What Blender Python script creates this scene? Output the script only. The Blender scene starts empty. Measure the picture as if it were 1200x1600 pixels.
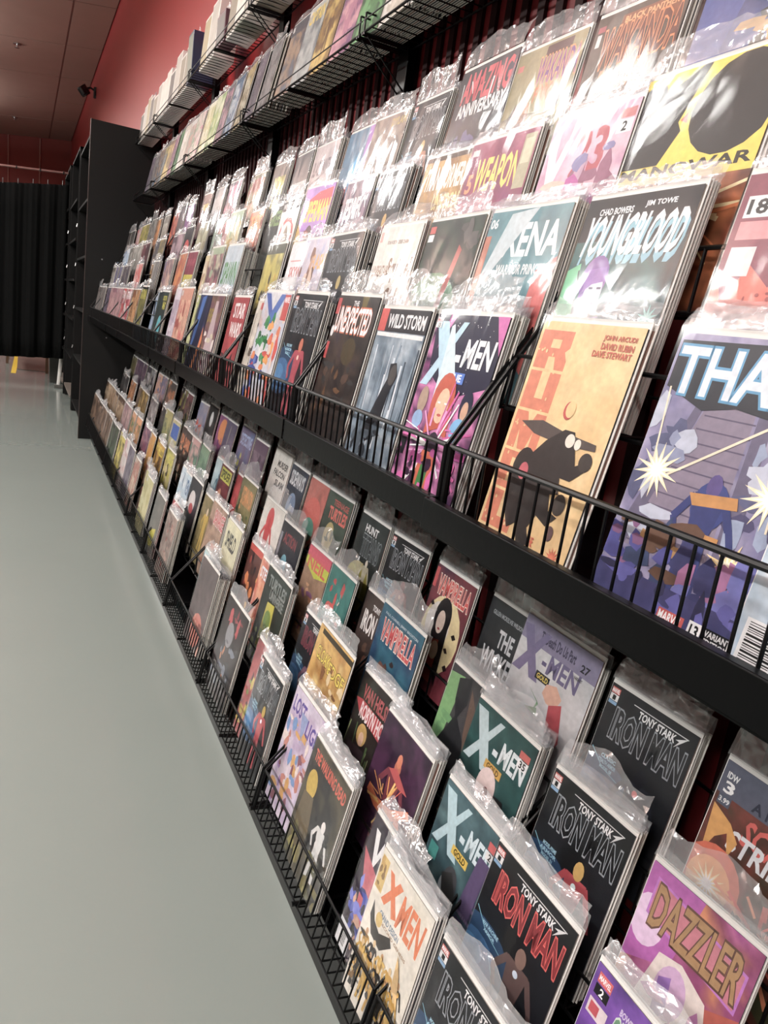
import bpy, math, random
import numpy as np
from mathutils import Matrix, Vector

sc = bpy.context.scene
COL = sc.collection
random.seed(11)

# ------------------------------------------------------------------ camera
cam = bpy.data.cameras.new('camera')
cam.sensor_fit = 'VERTICAL'; cam.sensor_height = 36.0; cam.lens = 1150/1600*36
cam.clip_start = .05; cam.clip_end = 80
camo = bpy.data.objects.new('camera', cam); COL.objects.link(camo)
EYE = 1.19
R3 = Matrix(((0.89510141, -0.02040831, -0.4453953), (-0.42381859, 0.27127395, -0.86416911), (0.13846038, 0.96228579, 0.23416828)))
camo.matrix_world = Matrix.Translation((0, 0, EYE)) @ R3.to_4x4()
sc.camera = camo

# ------------------------------------------------------------------ light, world, exposure
sc.view_settings.view_transform = 'Standard'
sc.view_settings.look = 'None'
sc.view_settings.gamma = 1
sc.view_settings.use_curve_mapping = False
sc.view_settings.exposure = 1.1
w = bpy.data.worlds.new('world'); sc.world = w; w.use_nodes = True
w.node_tree.nodes['Background'].inputs[0].default_value = (.55, .57, .6, 1)
w.node_tree.nodes['Background'].inputs[1].default_value = .05
sc.cycles.transparent_max_bounces = 24
sc.cycles.max_bounces = 7
sc.cycles.diffuse_bounces = 3
sc.cycles.glossy_bounces = 3
sc.cycles.caustics_reflective = False
sc.cycles.caustics_refractive = False
sc.cycles.sample_clamp_indirect = 6
try:
    sc.cycles.use_denoising = True
except Exception:
    pass

# ------------------------------------------------------------------ helpers
def lin(h):
    if len(h) == 3: h = ''.join(c*2 for c in h)
    r = []
    for i in (0, 2, 4):
        c = int(h[i:i+2], 16)/255
        r.append(c/12.92 if c <= .04045 else ((c+.055)/1.055)**2.4)
    return tuple(r)

def tag(o, label=None, cat=None, group=None, kind=None):
    if label: o['label'] = label
    if cat: o['category'] = cat
    if group: o['group'] = group
    if kind: o['kind'] = kind
    return o

def empty(name, loc=(0, 0, 0), rot=(0, 0, 0), parent=None):
    o = bpy.data.objects.new(name, None); COL.objects.link(o)
    o.location = loc; o.rotation_euler = rot; o.empty_display_size = .02
    if parent: o.parent = parent
    return o

def link(name, me, parent=None, loc=(0, 0, 0), rot=(0, 0, 0), scale=(1, 1, 1)):
    o = bpy.data.objects.new(name, me); COL.objects.link(o)
    o.location = loc; o.rotation_euler = rot; o.scale = scale
    if parent: o.parent = parent
    return o

class MB:
    def __init__(s): s.v = []; s.f = []; s.m = []
    def box(s, x0, y0, z0, x1, y1, z1, m=0):
        b = len(s.v)
        s.v += [(x, y, z) for z in (z0, z1) for y in (y0, y1) for x in (x0, x1)]
        for f in ((0, 2, 3, 1), (4, 5, 7, 6), (0, 1, 5, 4), (2, 6, 7, 3), (0, 4, 6, 2), (1, 3, 7, 5)):
            s.f.append(tuple(b+i for i in f)); s.m.append(m)
    def rod(s, p, q, r=.0018, n=6, m=0):
        p = Vector(p); q = Vector(q); d = (q-p).normalized()
        a = d.orthogonal().normalized(); c = d.cross(a); b = len(s.v)
        for e in (p, q):
            for i in range(n):
                t = 2*math.pi*i/n
                s.v.append(tuple(e + a*math.cos(t)*r + c*math.sin(t)*r))
        for i in range(n):
            j = (i+1) % n
            s.f.append((b+i, b+j, b+n+j, b+n+i)); s.m.append(m)
        s.f.append(tuple(b+i for i in reversed(range(n)))); s.m.append(m)
        s.f.append(tuple(b+n+i for i in range(n))); s.m.append(m)
    def path(s, pts, r=.0018, n=6, m=0):
        for a, b in zip(pts, pts[1:]): s.rod(a, b, r, n, m)
    def quad(s, a, b, c, d, m=0):
        k = len(s.v); s.v += [a, b, c, d]; s.f.append((k, k+1, k+2, k+3)); s.m.append(m)
    def mesh(s, name, mats, smooth=False):
        me = bpy.data.meshes.new(name); me.from_pydata(s.v, [], s.f)
        for m in (mats if isinstance(mats, (list, tuple)) else [mats]): me.materials.append(m)
        me.polygons.foreach_set('material_index', s.m)
        if smooth: me.polygons.foreach_set('use_smooth', [True]*len(s.f))
        me.update(); return me
    def build(s, name, mats, parent=None, loc=(0, 0, 0), rot=(0, 0, 0), smooth=False):
        return link(name, s.mesh(name, mats, smooth), parent, loc, rot)

def bevel(o, wd=.002, seg=2):
    m = o.modifiers.new('bevel', 'BEVEL'); m.width = wd; m.segments = seg; m.limit_method = 'ANGLE'
    return o

# ------------------------------------------------------------------ materials
def mat(name, col, rough=.5, metal=0, coat=0, noise=0, nscale=20, bump=0, bscale=60, spec=.5):
    m = bpy.data.materials.new(name); m.use_nodes = True
    nt = m.node_tree; b = nt.nodes['Principled BSDF']
    c = lin(col) if isinstance(col, str) else col
    b.inputs['Base Color'].default_value = (*c, 1)
    b.inputs['Roughness'].default_value = rough
    b.inputs['Metallic'].default_value = metal
    b.inputs['Coat Weight'].default_value = coat
    b.inputs['Coat Roughness'].default_value = .08
    b.inputs['Specular IOR Level'].default_value = spec
    tc = nt.nodes.new('ShaderNodeTexCoord')
    if noise:
        n = nt.nodes.new('ShaderNodeTexNoise'); n.inputs['Scale'].default_value = nscale; n.inputs['Detail'].default_value = 5
        nt.links.new(tc.outputs['Object'], n.inputs['Vector'])
        mx = nt.nodes.new('ShaderNodeMix'); mx.data_type = 'RGBA'
        mx.inputs[6].default_value = (*[x*(1-noise) for x in c], 1)
        mx.inputs[7].default_value = (*[min(1, x*(1+noise)) for x in c], 1)
        nt.links.new(n.outputs['Fac'], mx.inputs[0]); nt.links.new(mx.outputs[2], b.inputs['Base Color'])
    if bump:
        n = nt.nodes.new('ShaderNodeTexNoise'); n.inputs['Scale'].default_value = bscale; n.inputs['Detail'].default_value = 4
        nt.links.new(tc.outputs['Object'], n.inputs['Vector'])
        bp = nt.nodes.new('ShaderNodeBump'); bp.inputs['Strength'].default_value = bump; bp.inputs['Distance'].default_value = .01
        nt.links.new(n.outputs['Fac'], bp.inputs['Height']); nt.links.new(bp.outputs['Normal'], b.inputs['Normal'])
    return m

M_WIRE = mat('black_coated_wire', '060607', .35, spec=.2)
M_STEEL = mat('black_enamel_steel', '040405', .28, spec=.12, noise=.2, nscale=8, bump=.02, bscale=90)
M_PANEL = mat('matte_black_board', '121212', .6, spec=.2, noise=.25, nscale=3, bump=.02)
M_DARK = mat('black_laminate', '0e0e0e', .6, spec=.15, noise=.2, nscale=4)
M_RED = mat('red_wall_paint', 'a83438', .36, noise=.06, nscale=2, bump=.06, bscale=160, coat=.25)
M_REDBACK = mat('red_back_panel', '6e1c20', .5, noise=.12, nscale=5)
M_FARRED = mat('far_wall_red_paint', '8a3a34', .6, noise=.06, nscale=2)
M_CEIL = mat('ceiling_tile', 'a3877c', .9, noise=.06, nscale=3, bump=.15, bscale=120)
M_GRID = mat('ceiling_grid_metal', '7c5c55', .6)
M_FLOOR = mat('gray_epoxy_floor', '7a817d', .2, noise=.05, nscale=1.6, bump=.035, bscale=14, coat=.25)
M_WHITEWALL = mat('dim_side_wall', '6a504a', .7, noise=.05)
M_BOARD = mat('white_backing_board', 'e6e4df', .6)
M_BODY = [mat('comic_paper_edge', c, .5) for c in ('34343a', '6a645c', '9c978e', '22242a', '7a5a50')]
M_CURT = mat('black_curtain_cloth', '0b0c0c', .9, spec=.1, noise=.2, nscale=30, bump=.1, bscale=200)
M_PIPE = mat('pink_painted_conduit', 'b07c74', .5)
M_METAL = mat('brushed_metal', 'b8b8b8', .3, metal=1)
M_PLASTIC = mat('black_plastic', '0e0e10', .35)
M_YEL = mat('yellow_tape', 'c8a82c', .6)
M_MAT = mat('brown_floor_mat', '5c4840', .8, noise=.2)
M_WOOD = mat('brown_wood', '5c4634', .6, noise=.2)
M_GREYBOX = mat('gray_bin_plastic', '4c4c48', .6)
M_WHITE = mat('white_painted_metal', 'd0d0cc', .4)

def cover_mat():
    m = bpy.data.materials.new('printed_cover_paper'); m.use_nodes = True
    nt = m.node_tree; b = nt.nodes['Principled BSDF']
    a = nt.nodes.new('ShaderNodeAttribute'); a.attribute_name = 'ink'
    tc = nt.nodes.new('ShaderNodeTexCoord'); n = nt.nodes.new('ShaderNodeTexNoise')
    n.inputs['Scale'].default_value = 110; n.inputs['Detail'].default_value = 6
    nt.links.new(tc.outputs['Object'], n.inputs['Vector'])
    r = nt.nodes.new('ShaderNodeMapRange'); r.inputs[3].default_value = .72; r.inputs[4].default_value = 1.22
    nt.links.new(n.outputs['Fac'], r.inputs[0])
    mx = nt.nodes.new('ShaderNodeVectorMath'); mx.operation = 'SCALE'
    nt.links.new(a.outputs['Color'], mx.inputs[0]); nt.links.new(r.outputs[0], mx.inputs['Scale'])
    hs = nt.nodes.new('ShaderNodeHueSaturation'); hs.inputs['Saturation'].default_value = .86; hs.inputs['Value'].default_value = .92
    nt.links.new(mx.outputs[0], hs.inputs['Color']); nt.links.new(hs.outputs[0], b.inputs['Base Color'])
    b.inputs['Roughness'].default_value = .38
    return m
M_COVER = cover_mat()

def film_mat(name, body, gloss, rough, bump, scale, tint=(.93, .93, .94)):
    m = bpy.data.materials.new(name); m.use_nodes = True
    nt = m.node_tree; nt.nodes.clear(); N = nt.nodes.new; L = nt.links.new
    out = N('ShaderNodeOutputMaterial')
    tc = N('ShaderNodeTexCoord'); mp = N('ShaderNodeMapping'); mp.inputs['Scale'].default_value = (1, 1, .45)
    info = N('ShaderNodeObjectInfo'); add = N('ShaderNodeVectorMath'); add.operation = 'ADD'
    sc_ = N('ShaderNodeMath'); sc_.operation = 'MULTIPLY'; sc_.inputs[1].default_value = 37
    L(info.outputs['Random'], sc_.inputs[0])
    L(tc.outputs['Object'], mp.inputs['Vector']); L(mp.outputs[0], add.inputs[0]); L(sc_.outputs[0], add.inputs[1])
    n = N('ShaderNodeTexNoise'); n.inputs['Scale'].default_value = scale; n.inputs['Detail'].default_value = 3; n.inputs['Distortion'].default_value = 1.2
    L(add.outputs[0], n.inputs['Vector'])
    v = N('ShaderNodeTexVoronoi'); v.feature = 'DISTANCE_TO_EDGE'; v.inputs['Scale'].default_value = scale*1.6
    L(add.outputs[0], v.inputs['Vector'])
    vr = N('ShaderNodeMapRange'); vr.inputs[2].default_value = .25; L(v.outputs['Distance'], vr.inputs[0])
    mm = N('ShaderNodeMath'); mm.operation = 'MULTIPLY_ADD'; mm.inputs[1].default_value = .35
    L(vr.outputs[0], mm.inputs[0]); L(n.outputs['Fac'], mm.inputs[2])
    bp = N('ShaderNodeBump'); bp.inputs['Strength'].default_value = bump; bp.inputs['Distance'].default_value = .012
    L(mm.outputs[0], bp.inputs['Height'])
    tr = N('ShaderNodeBsdfTransparent'); tr.inputs[0].default_value = (*tint, 1)
    df = N('ShaderNodeBsdfDiffuse'); df.inputs[0].default_value = (.8, .8, .82, 1); L(bp.outputs[0], df.inputs['Normal'])
    gl = N('ShaderNodeBsdfGlossy'); gl.inputs['Roughness'].default_value = rough; gl.inputs[0].default_value = (.95, .95, .95, 1); L(bp.outputs[0], gl.inputs['Normal'])
    lw = N('ShaderNodeFresnel'); lw.inputs[0].default_value = 1.45; L(bp.outputs[0], lw.inputs['Normal'])
    gf = N('ShaderNodeMath'); gf.operation = 'MULTIPLY_ADD'; gf.inputs[1].default_value = .5; gf.inputs[2].default_value = gloss; gf.use_clamp = True
    L(lw.outputs[0], gf.inputs[0])
    m1 = N('ShaderNodeMixShader'); m1.inputs[0].default_value = body; L(tr.outputs[0], m1.inputs[1]); L(df.outputs[0], m1.inputs[2])
    m2 = N('ShaderNodeMixShader'); L(gf.outputs[0], m2.inputs[0]); L(m1.outputs[0], m2.inputs[1]); L(gl.outputs[0], m2.inputs[2])
    L(m2.outputs[0], out.inputs[0])
    return m
M_FILM = film_mat('clear_bag_film', .0, .0, .09, .11, 9)
M_FLAP = film_mat('crumpled_bag_film', .17, .07, .13, .35, 14)

# ------------------------------------------------------------------ lights: ceiling fluorescents above the aisle
def ceiling_light(x, y, z, lx, ly, power, label):
    t = empty('ceiling_light', (x, y, z))
    tag(t, label, 'light', 'fluorescent fixtures over the aisle')
    h = MB(); h.box(-lx/2-.03, -ly/2-.03, .012, lx/2+.03, ly/2+.03, .08); h.build('housing', M_WHITE, t)
    d = MB(); d.box(-lx/2, -ly/2, .0, lx/2, ly/2, .010)
    em = bpy.data.materials.get('lit_diffuser')
    if not em:
        em = bpy.data.materials.new('lit_diffuser'); em.use_nodes = True
        b = em.node_tree.nodes['Principled BSDF']; b.inputs['Emission Color'].default_value = (1, .97, .92, 1); b.inputs['Emission Strength'].default_value = 3.0
    d.build('diffuser', em, t)
    a = bpy.data.lights.new('lamp', 'AREA'); a.shape = 'RECTANGLE'; a.size = lx; a.size_y = ly; a.energy = power; a.color = (1, .98, .945)
    u = bpy.data.lights.new('added_uplight', 'AREA'); u.shape = 'RECTANGLE'; u.size = lx; u.size_y = ly; u.energy = power*.85; u.color = (1, .98, .945)  # extra upward lamp, added to brighten the ceiling and upper wall
    uo = bpy.data.objects.new('added_uplight', u); COL.objects.link(uo); uo.parent = t; uo.location = (0, 0, .10); uo.rotation_euler = (math.pi, 0, 0)
    ao = bpy.data.objects.new('lamp', a); COL.objects.link(ao); ao.parent = t; ao.location = (0, 0, -.01)
    return t

# ------------------------------------------------------------------ stock of each rack row: (far edge y, near edge y, copies behind, look, printed art)
ROWLINE = {'D': (0.545, 0.0466), 'C': (0.605, 0.194), 'B': (0.67, 0.326), 'A': (0.745, 0.485), '1': (0.82, -0.455), '2': (0.735, -0.586), '3': (0.645, -0.69), '4': (0.55, -0.797)}
ROWS = {}
ROWS['D'] = [
 (0.357, 0.2844, 0, 'white and blue comic with barcode, cut off at the right edge', [('bg', ['dfe4e8', '8fb4d0', 'ffffff'], 3, 1), ('bars', 0.04, 1.28, 0.25, 1.5)]),
 (0.5188, 0.4037, 4, 'comic with cosmic stone staircase, light bursts and blue armoured figure', [('bg', ['8e86a8', 'a79fc0', '74709a', 'bcb6cc'], 4, 2), ('poly', [(0.33, 0.35), (0.62, 0.35), (0.66, 1.2), (0.1, 1.2)], '8d8196'), ('line', 0.33, 0.42, 0.64, 0.42, 0.008, '5f5570'), ('line', 0.308, 0.495, 0.64, 0.495, 0.008, '5f5570'), ('line', 0.28600000000000003, 0.57, 0.64, 0.57, 0.008, '5f5570'), ('line', 0.264, 0.645, 0.64, 0.645, 0.008, '5f5570'), ('line', 0.24200000000000002, 0.72, 0.64, 0.72, 0.008, '5f5570'), ('line', 0.22000000000000003, 0.7949999999999999, 0.64, 0.7949999999999999, 0.008, '5f5570'), ('line', 0.198, 0.8699999999999999, 0.64, 0.8699999999999999, 0.008, '5f5570'), ('line', 0.17600000000000002, 0.9450000000000001, 0.64, 0.9450000000000001, 0.008, '5f5570'), ('line', 0.15400000000000003, 1.02, 0.64, 1.02, 0.008, '5f5570'), ('line', 0.13200000000000003, 1.095, 0.64, 1.095, 0.008, '5f5570'), ('line', 0.11000000000000004, 1.17, 0.64, 1.17, 0.008, '5f5570'), ('poly', [(0.28, 0.3), (0.33, 0.3), (0.12, 1.2), (0.02, 1.2)], '6b6480'), ('poly', [(0.64, 0.35), (0.72, 0.35), (0.8, 1.2), (0.68, 1.2)], '6b6480'), ('blobs', ['5b5f86', '99a7c4', 'c3c9dc', '4c4870'], 14, 0.72, 0.4, 1.0, 1.1, 0.09, 5), ('blobs', ['9098b8', '565a80', 'bfc5d8'], 12, 0.0, 0.4, 0.3, 1.1, 0.08, 6), ('poly', [(0.02, 0.04), (1, 0.02), (1, 0.42), (0.5, 0.36), (0.3, 0.4), (0.02, 0.3)], '2e3038'), ('to', 'THANOS', 0.04, 0.07, 1.3, 0.33, 'dfe9f2', '4f9cc8'), ('line', 0.05, 0.3, 0.12, 0.75, 0.012, 'f4e6c8'), ('line', 0.22, 0.78, 0.75, 0.4, 0.014, 'f4e6c8'), ('line', 0.85, 0.4, 0.9, 0.9, 0.012, 'f4e6c8'), ('burst', 0.16, 0.76, 0.16, 'fff2cc', 'ffffff', 14), ('burst', 0.86, 0.74, 0.16, 'fff2cc', 'ffffff', 14), ('burst', 0.78, 1.12, 0.14, 'ffe09a', 'fff8e0', 12), ('ell', 0.56, 0.86, 0.11, 0.13, '2d3f86'), ('fig', 0.55, 0.68, 0.75, '2c3878', '5a4a8c'), ('poly', [(0.42, 0.82), (0.7, 0.78), (0.72, 0.84), (0.46, 0.88)], 'c98a3c'), ('rect', 0.44, 1.0, 0.68, 1.05, 'c98a3c'), ('blobs', ['b8864c', '6a4a38', '34456e', '8a5a86', '4a4a9a'], 22, 0.0, 1.02, 0.5, 1.35, 0.09, 7), ('blobs', ['4b4f9c', '6a6cb8', 'a86a98', '33356a'], 20, 0.5, 1.12, 1.0, 1.36, 0.1, 8), ('rect', 0, 1.33, 1, 1.53, '3c3c70'), ('blobs', ['5a58a8', '2b2b50'], 12, 0, 1.3, 1, 1.45, 0.08, 9), ('rect', 0.5, 1.43, 0.67, 1.5, 'c8403a'), ('t', 'MARVEL', 0.51, 1.44, 0.66, 1.49, 'ffffff'), ('rect', 0.7, 1.42, 0.78, 1.51, 'eeeeee'), ('t', '13', 0.715, 1.435, 0.765, 1.495, '111111'), ('rect', 0.79, 1.42, 0.97, 1.51, '1a1a1e'), ('t', 'VARIANT', 0.8, 1.43, 0.95, 1.46, 'dddddd'), ('t', 'EDITION', 0.8, 1.47, 0.95, 1.5, 'dddddd')]),
 (0.7245, 0.5565, 1, 'yellow comic with vertical orange block letters and dark hunched figure carrying a blade', [('bg', ['eec98a', 'f0cf94', 'ecc484', 'f2d49c'], 2, 3), ('rect', 0.03, 0.06, 0.37, 0.325, 'dd7a55'), ('rect', 0.16, 0.12, 0.26, 0.18, 'efcd92'), ('poly', [(0.17, 0.24), (0.24, 0.24), (0.27, 0.325), (0.17, 0.325)], 'efcd92'), ('poly', [(0.33, 0.2), (0.37, 0.17), (0.37, 0.26)], 'efcd92'), ('rect', 0.03, 0.345, 0.37, 0.61, 'dd7a55'), ('rect', 0.16, 0.345, 0.25, 0.53, 'efcd92'), ('rect', 0.03, 0.63, 0.37, 0.895, 'dd7a55'), ('poly', [(0.16, 0.63), (0.26, 0.63), (0.21, 0.73)], 'efcd92'), ('poly', [(0.12, 0.76), (0.16, 0.895), (0.12, 0.895)], 'efcd92'), ('poly', [(0.28, 0.76), (0.28, 0.895), (0.24, 0.895)], 'efcd92'), ('rect', 0.03, 0.915, 0.37, 1.18, 'dd7a55'), ('rect', 0.15, 0.96, 0.25, 1.02, 'efcd92'), ('rect', 0.15, 1.07, 0.25, 1.13, 'efcd92'), ('poly', [(0.33, 1.045), (0.37, 1.02), (0.37, 1.07)], 'efcd92'), ('rect', 0.03, 1.2, 0.37, 1.46, 'dd7a55'), ('rect', 0.19, 1.2, 0.37, 1.38, 'efcd92'), ('dots', 'efcd92', 34, 0.04, 0.08, 0.36, 1.44, 0.011, 77), ('t', 'JOHN ARCUDI', 0.66, 0.06, 0.95, 0.1, 'c9563c'), ('t', 'DAVID RUBIN', 0.66, 0.11, 0.95, 0.15, 'c9563c'), ('t', 'DAVE STEWART', 0.6, 0.16, 0.95, 0.2, 'c9563c'), ('ell', 0.57, 0.56, 0.05, 0.06, 'c33a34'), ('ell', 0.585, 0.55, 0.045, 0.055, 'eec98a'), ('poly', [(0.12, 0.7), (0.35, 0.66), (0.62, 0.7), (0.92, 0.72), (0.93, 0.76), (0.6, 0.78), (0.3, 0.76)], '5b504c'), ('poly', [(0.34, 0.9), (0.45, 0.78), (0.6, 0.68), (0.7, 0.68), (0.74, 0.76), (0.8, 0.88), (0.92, 0.82), (0.94, 0.86), (0.8, 0.98), (0.7, 0.98), (0.74, 1.08), (0.66, 1.1), (0.7, 1.2), (0.8, 1.22), (0.72, 1.3), (0.6, 1.26), (0.55, 1.36), (0.62, 1.46), (0.5, 1.5), (0.42, 1.36), (0.34, 1.42), (0.25, 1.3), (0.2, 1.12), (0.25, 1.0)], '3d3634'), ('ell', 0.3, 1.0, 0.11, 0.14, '3d3634'), ('ell', 0.88, 0.84, 0.06, 0.06, '4a423e'), ('ell', 0.78, 1.14, 0.06, 0.07, '4a423e'), ('ell', 0.68, 0.74, 0.045, 0.045, 'efe6d6'), ('ell', 0.76, 0.75, 0.03, 0.035, 'efe6d6'), ('ell', 0.32, 1.02, 0.05, 0.06, 'c4525e'), ('ell', 0.78, 1.33, 0.04, 0.05, '6a5050'), ('burst', 0.88, 1.46, 0.07, 'e05a3a', 'e87a4a', 12), ('t', 'THE', 0.6, 1.4, 0.66, 1.46, 'e05a3a')]),
 (0.9736, 0.7866, 6, 'pink comic with silver and white lettering and red-haired woman', [('bg', ['d45fae', '1c1b3a', 'e884c4', '201c3c', 'c04a9c'], 3, 4), ('poly', [(0.0, 0), (1, 0), (1, 0.55), (0.5, 0.7), (0.1, 0.5)], '1d1c3c'), ('poly', [(0.2, 0), (0.3, 0), (0.12, 0.3)], 'd45fae'), ('poly', [(0.85, 0.0), (1, 0), (1, 0.3)], 'd45fae'), ('dots', 'ffffff', 40, 0.1, 0.05, 0.95, 0.7, 0.005, 3), ('poly', [(0.02, 0.06), (0.2, 0.06), (0.5, 0.62), (0.34, 0.62)], 'b9dff2'), ('poly', [(0.42, 0.06), (0.5, 0.06), (0.14, 0.62), (0.02, 0.62)], 'b9dff2'), ('rect', 0.44, 0.33, 0.52, 0.39, 'f2f6fa'), ('t', 'MEN', 0.55, 0.2, 0.95, 0.42, 'f2f6fa', 0.12), ('rect', 0.38, 0.47, 0.66, 0.56, '2f6fd0'), ('t', 'BLUE', 0.42, 0.485, 0.62, 0.545, 'ffffff'), ('poly', [(0.26, 0.1), (0.3, 0.08), (0.64, 0.72), (0.3, 0.74)], 'd8eef6'), ('ell', 0.46, 0.72, 0.16, 0.24, 'c84a24'), ('poly', [(0.3, 0.72), (0.62, 0.72), (0.66, 1.02), (0.5, 0.95), (0.32, 1.02)], 'c84a24'), ('ell', 0.47, 0.76, 0.095, 0.15, 'f0c4a0'), ('ell', 0.47, 0.84, 0.03, 0.012, 'c03a3a'), ('rect', 0.4, 0.73, 0.44, 0.745, 'ffffff'), ('rect', 0.5, 0.73, 0.54, 0.745, 'ffffff'), ('ell', 0.16, 0.75, 0.07, 0.12, 'b59a86'), ('ell', 0.8, 0.72, 0.08, 0.13, '1c2240'), ('ell', 0.8, 0.76, 0.045, 0.08, 'd8a888'), ('ell', 0.78, 0.92, 0.1, 0.1, '74b8e8'), ('ell', 0.16, 0.92, 0.08, 0.08, '8fb4e0'), ('streaks', ['f0a0d8', 'ffffff', 'e060b0', 'd84aa0'], 40, 0.5, 1.1, 0.5, 4), ('ell', 0.5, 1.12, 0.09, 0.14, '3a2c3c'), ('poly', [(0.4, 1.15), (0.6, 1.15), (0.66, 1.5), (0.36, 1.5)], 'd85a2c'), ('rect', 0.44, 1.25, 0.56, 1.5, '3c8a44'), ('rect', 0.0, 1.1, 0.1, 1.25, '202028'), ('blobs', ['e85ab4', 'b43a8c', '402040'], 14, 0, 1.1, 1, 1.5, 0.08, 5), ('rect', 0.015, 0.03, 0.1, 0.07, 'd8d8e0'), ('t', 'MARVEL', 0.02, 0.035, 0.095, 0.065, 'b03030'), ('rect', 0.015, 0.075, 0.1, 0.12, 'f4f4f4'), ('t', '33', 0.04, 0.08, 0.08, 0.115, '111111')]),
 (1.1562, 0.9861, 2, 'gray-blue comic with white title band and dark crouching figure', [('bg', ['c3d0da', '8699a8', '5d7080', 'dfe8ee'], 4, 6), ('stripes', ['dfe9f0', '64788a', '93a8b8', '3c4c5a'], 24, 0.28, 1.53, 7), ('rect', 0, 0, 1, 0.22, '2c2a30'), ('rect', 0, 0, 0.16, 0.22, 'd03a30'), ('t', 'WILD STORM', 0.2, 0.05, 0.95, 0.18, 'f4f4f4'), ('rect', 0.02, 0.23, 0.98, 0.27, 'f0f0f0'), ('poly', [(0.5, 0.52), (0.62, 0.5), (0.7, 0.62), (0.62, 0.8), (0.6, 1.0), (0.62, 1.2), (0.4, 1.3), (0.28, 1.2), (0.36, 1.0), (0.45, 0.8), (0.52, 0.66)], '26282e'), ('ell', 0.6, 0.62, 0.07, 0.1, '54504e'), ('blobs', ['30363e', '5a6874'], 14, 0.1, 1.1, 0.8, 1.5, 0.08, 3)]),
 (1.3729, 1.1817, 3, 'very dark comic with white title and small yellow triangle', [('bg', ['2c2624', '3a302c', '241f20', '4a3a30', '332a36'], 3, 8), ('poly', [(0.6, 0), (0.75, 0), (0.7, 0.3)], '6a5a18'), ('poly', [(0.58, 0.5), (0.72, 0.48), (0.64, 0.66)], 'b8a038'), ('ell', 0.6, 0.56, 0.16, 0.14, '4c3f26'), ('blobs', ['5a4438', '6e4a2c', '3a3a3a'], 16, 0.1, 0.6, 0.9, 1.2, 0.09, 9), ('to', 'UNEXPECTED', 0.08, 0.12, 0.92, 0.38, 'ffffff', 'd8642c'), ('t', 'THE', 0.42, 0.05, 0.55, 0.1, 'eeeeee'), ('rect', 0, 0.03, 0.09, 0.2, 'c03030'), ('rect', 0, 0.5, 0.07, 0.68, 'c03030'), ('ell', 0.05, 0.38, 0.04, 0.06, 'e8e8e8')]),
 (1.6354, 1.4173, 5, 'dark comic with hollow silver title and red standing figure, over black steel ledge', [('bg', ['16181c', '16181c', '202328', '1b1d22'], 2, 3), ('ell', 0.2, 0.95, 0.42, 0.3, '1f4468'), ('ell', 0.16, 1.0, 0.28, 0.2, '2c6496'), ('ell', 0.1, 0.98, 0.16, 0.1, '3f80b4'), ('line', 0.02, 0.62, 0.2, 0.74, 0.008, '7fc4d8'), ('line', 0.2, 0.74, 0.42, 0.78, 0.006, '7fc4d8'), ('line', 0.3, 0.86, 0.42, 1.0, 0.006, '7fc4d8'), ('rect', 0.015, 0.03, 0.115, 0.085, 'c9402f'), ('rect', 0.015, 0.09, 0.115, 0.15, 'e8e8e8'), ('rect', 0.015, 0.155, 0.115, 0.185, '7ba6cc'), ('t', 'MARVEL', 0.02, 0.04, 0.11, 0.078, 'ffffff'), ('t', '1', 0.05, 0.1, 0.08, 0.142, '111111'), ('line', 0.3, 0.075, 0.92, 0.075, 0.008, 'd8d8d8'), ('poly', [(0.92, 0.07), (0.8, 0.2), (0.84, 0.13), (0.8, 0.13)], 'e0e0e0'), ('t', 'TONY STARK', 0.38, 0.095, 0.8, 0.165, 'f0f0f0', 0.15), ('to', 'IRON MAN', 0.14, 0.185, 0.95, 0.46, '1c1e24', '9aa0a6'), ('t', 'MODEL PRIME', 0.15, 0.62, 0.33, 0.655, '9fd0e4'), ('t', 'ARMOR', 0.13, 0.67, 0.35, 0.705, '9fd0e4'), ('t', 'MODEL 51', 0.17, 0.72, 0.32, 0.75, '9fd0e4'), ('fig', 0.62, 0.5, 1.0, 'b03a4c', 'c86a4a'), ('ell', 0.62, 0.75, 0.03, 0.03, 'ffd0c0')]),
 (1.8553, 1.6535, 1, 'white comic with blue letters and red, green and orange swirls', [('bg', ['e8e4e0', 'c8d0e0', 'd8a080'], 3, 10), ('poly', [(0.0, 0.02), (0.2, 0.02), (0.5, 0.35), (0.35, 0.35)], '3458a8'), ('poly', [(0.62, 0.02), (0.8, 0.02), (0.45, 0.45), (0.2, 0.45)], '3f6ab8'), ('blobs', ['2f8a48', '3c9a5a', '1f6a3c'], 14, 0.05, 0.35, 0.55, 0.9, 0.1, 11), ('blobs', ['e07030', 'd83a28', 'f0a040', 'e8d0c0'], 18, 0.5, 0.2, 0.95, 1.0, 0.1, 12), ('blobs', ['2c4a9c', '5a78c0', 'e8823a', 'c83028'], 22, 0, 0.8, 1, 1.5, 0.11, 13), ('rect', 0.78, 0.02, 0.98, 0.35, 'c83a34'), ('t', 'MARVEL', 0.8, 0.05, 0.97, 0.12, 'fff')]),
 (1.9667, 1.7852, 1, 'cream comic with red box at top and gray drawing', [('bg', ['e4ded2', 'cfc6b8', 'b8aea0'], 3, 14), ('rect', 0.2, 0.03, 0.8, 0.14, 'c43a38'), ('blobs', ['6a5a50', '8a7a70', '3a3a40'], 18, 0.2, 0.35, 0.95, 1.4, 0.09, 14), ('line', 0.1, 0.2, 0.1, 0.8, 0.02, '5a5048')]),
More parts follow.
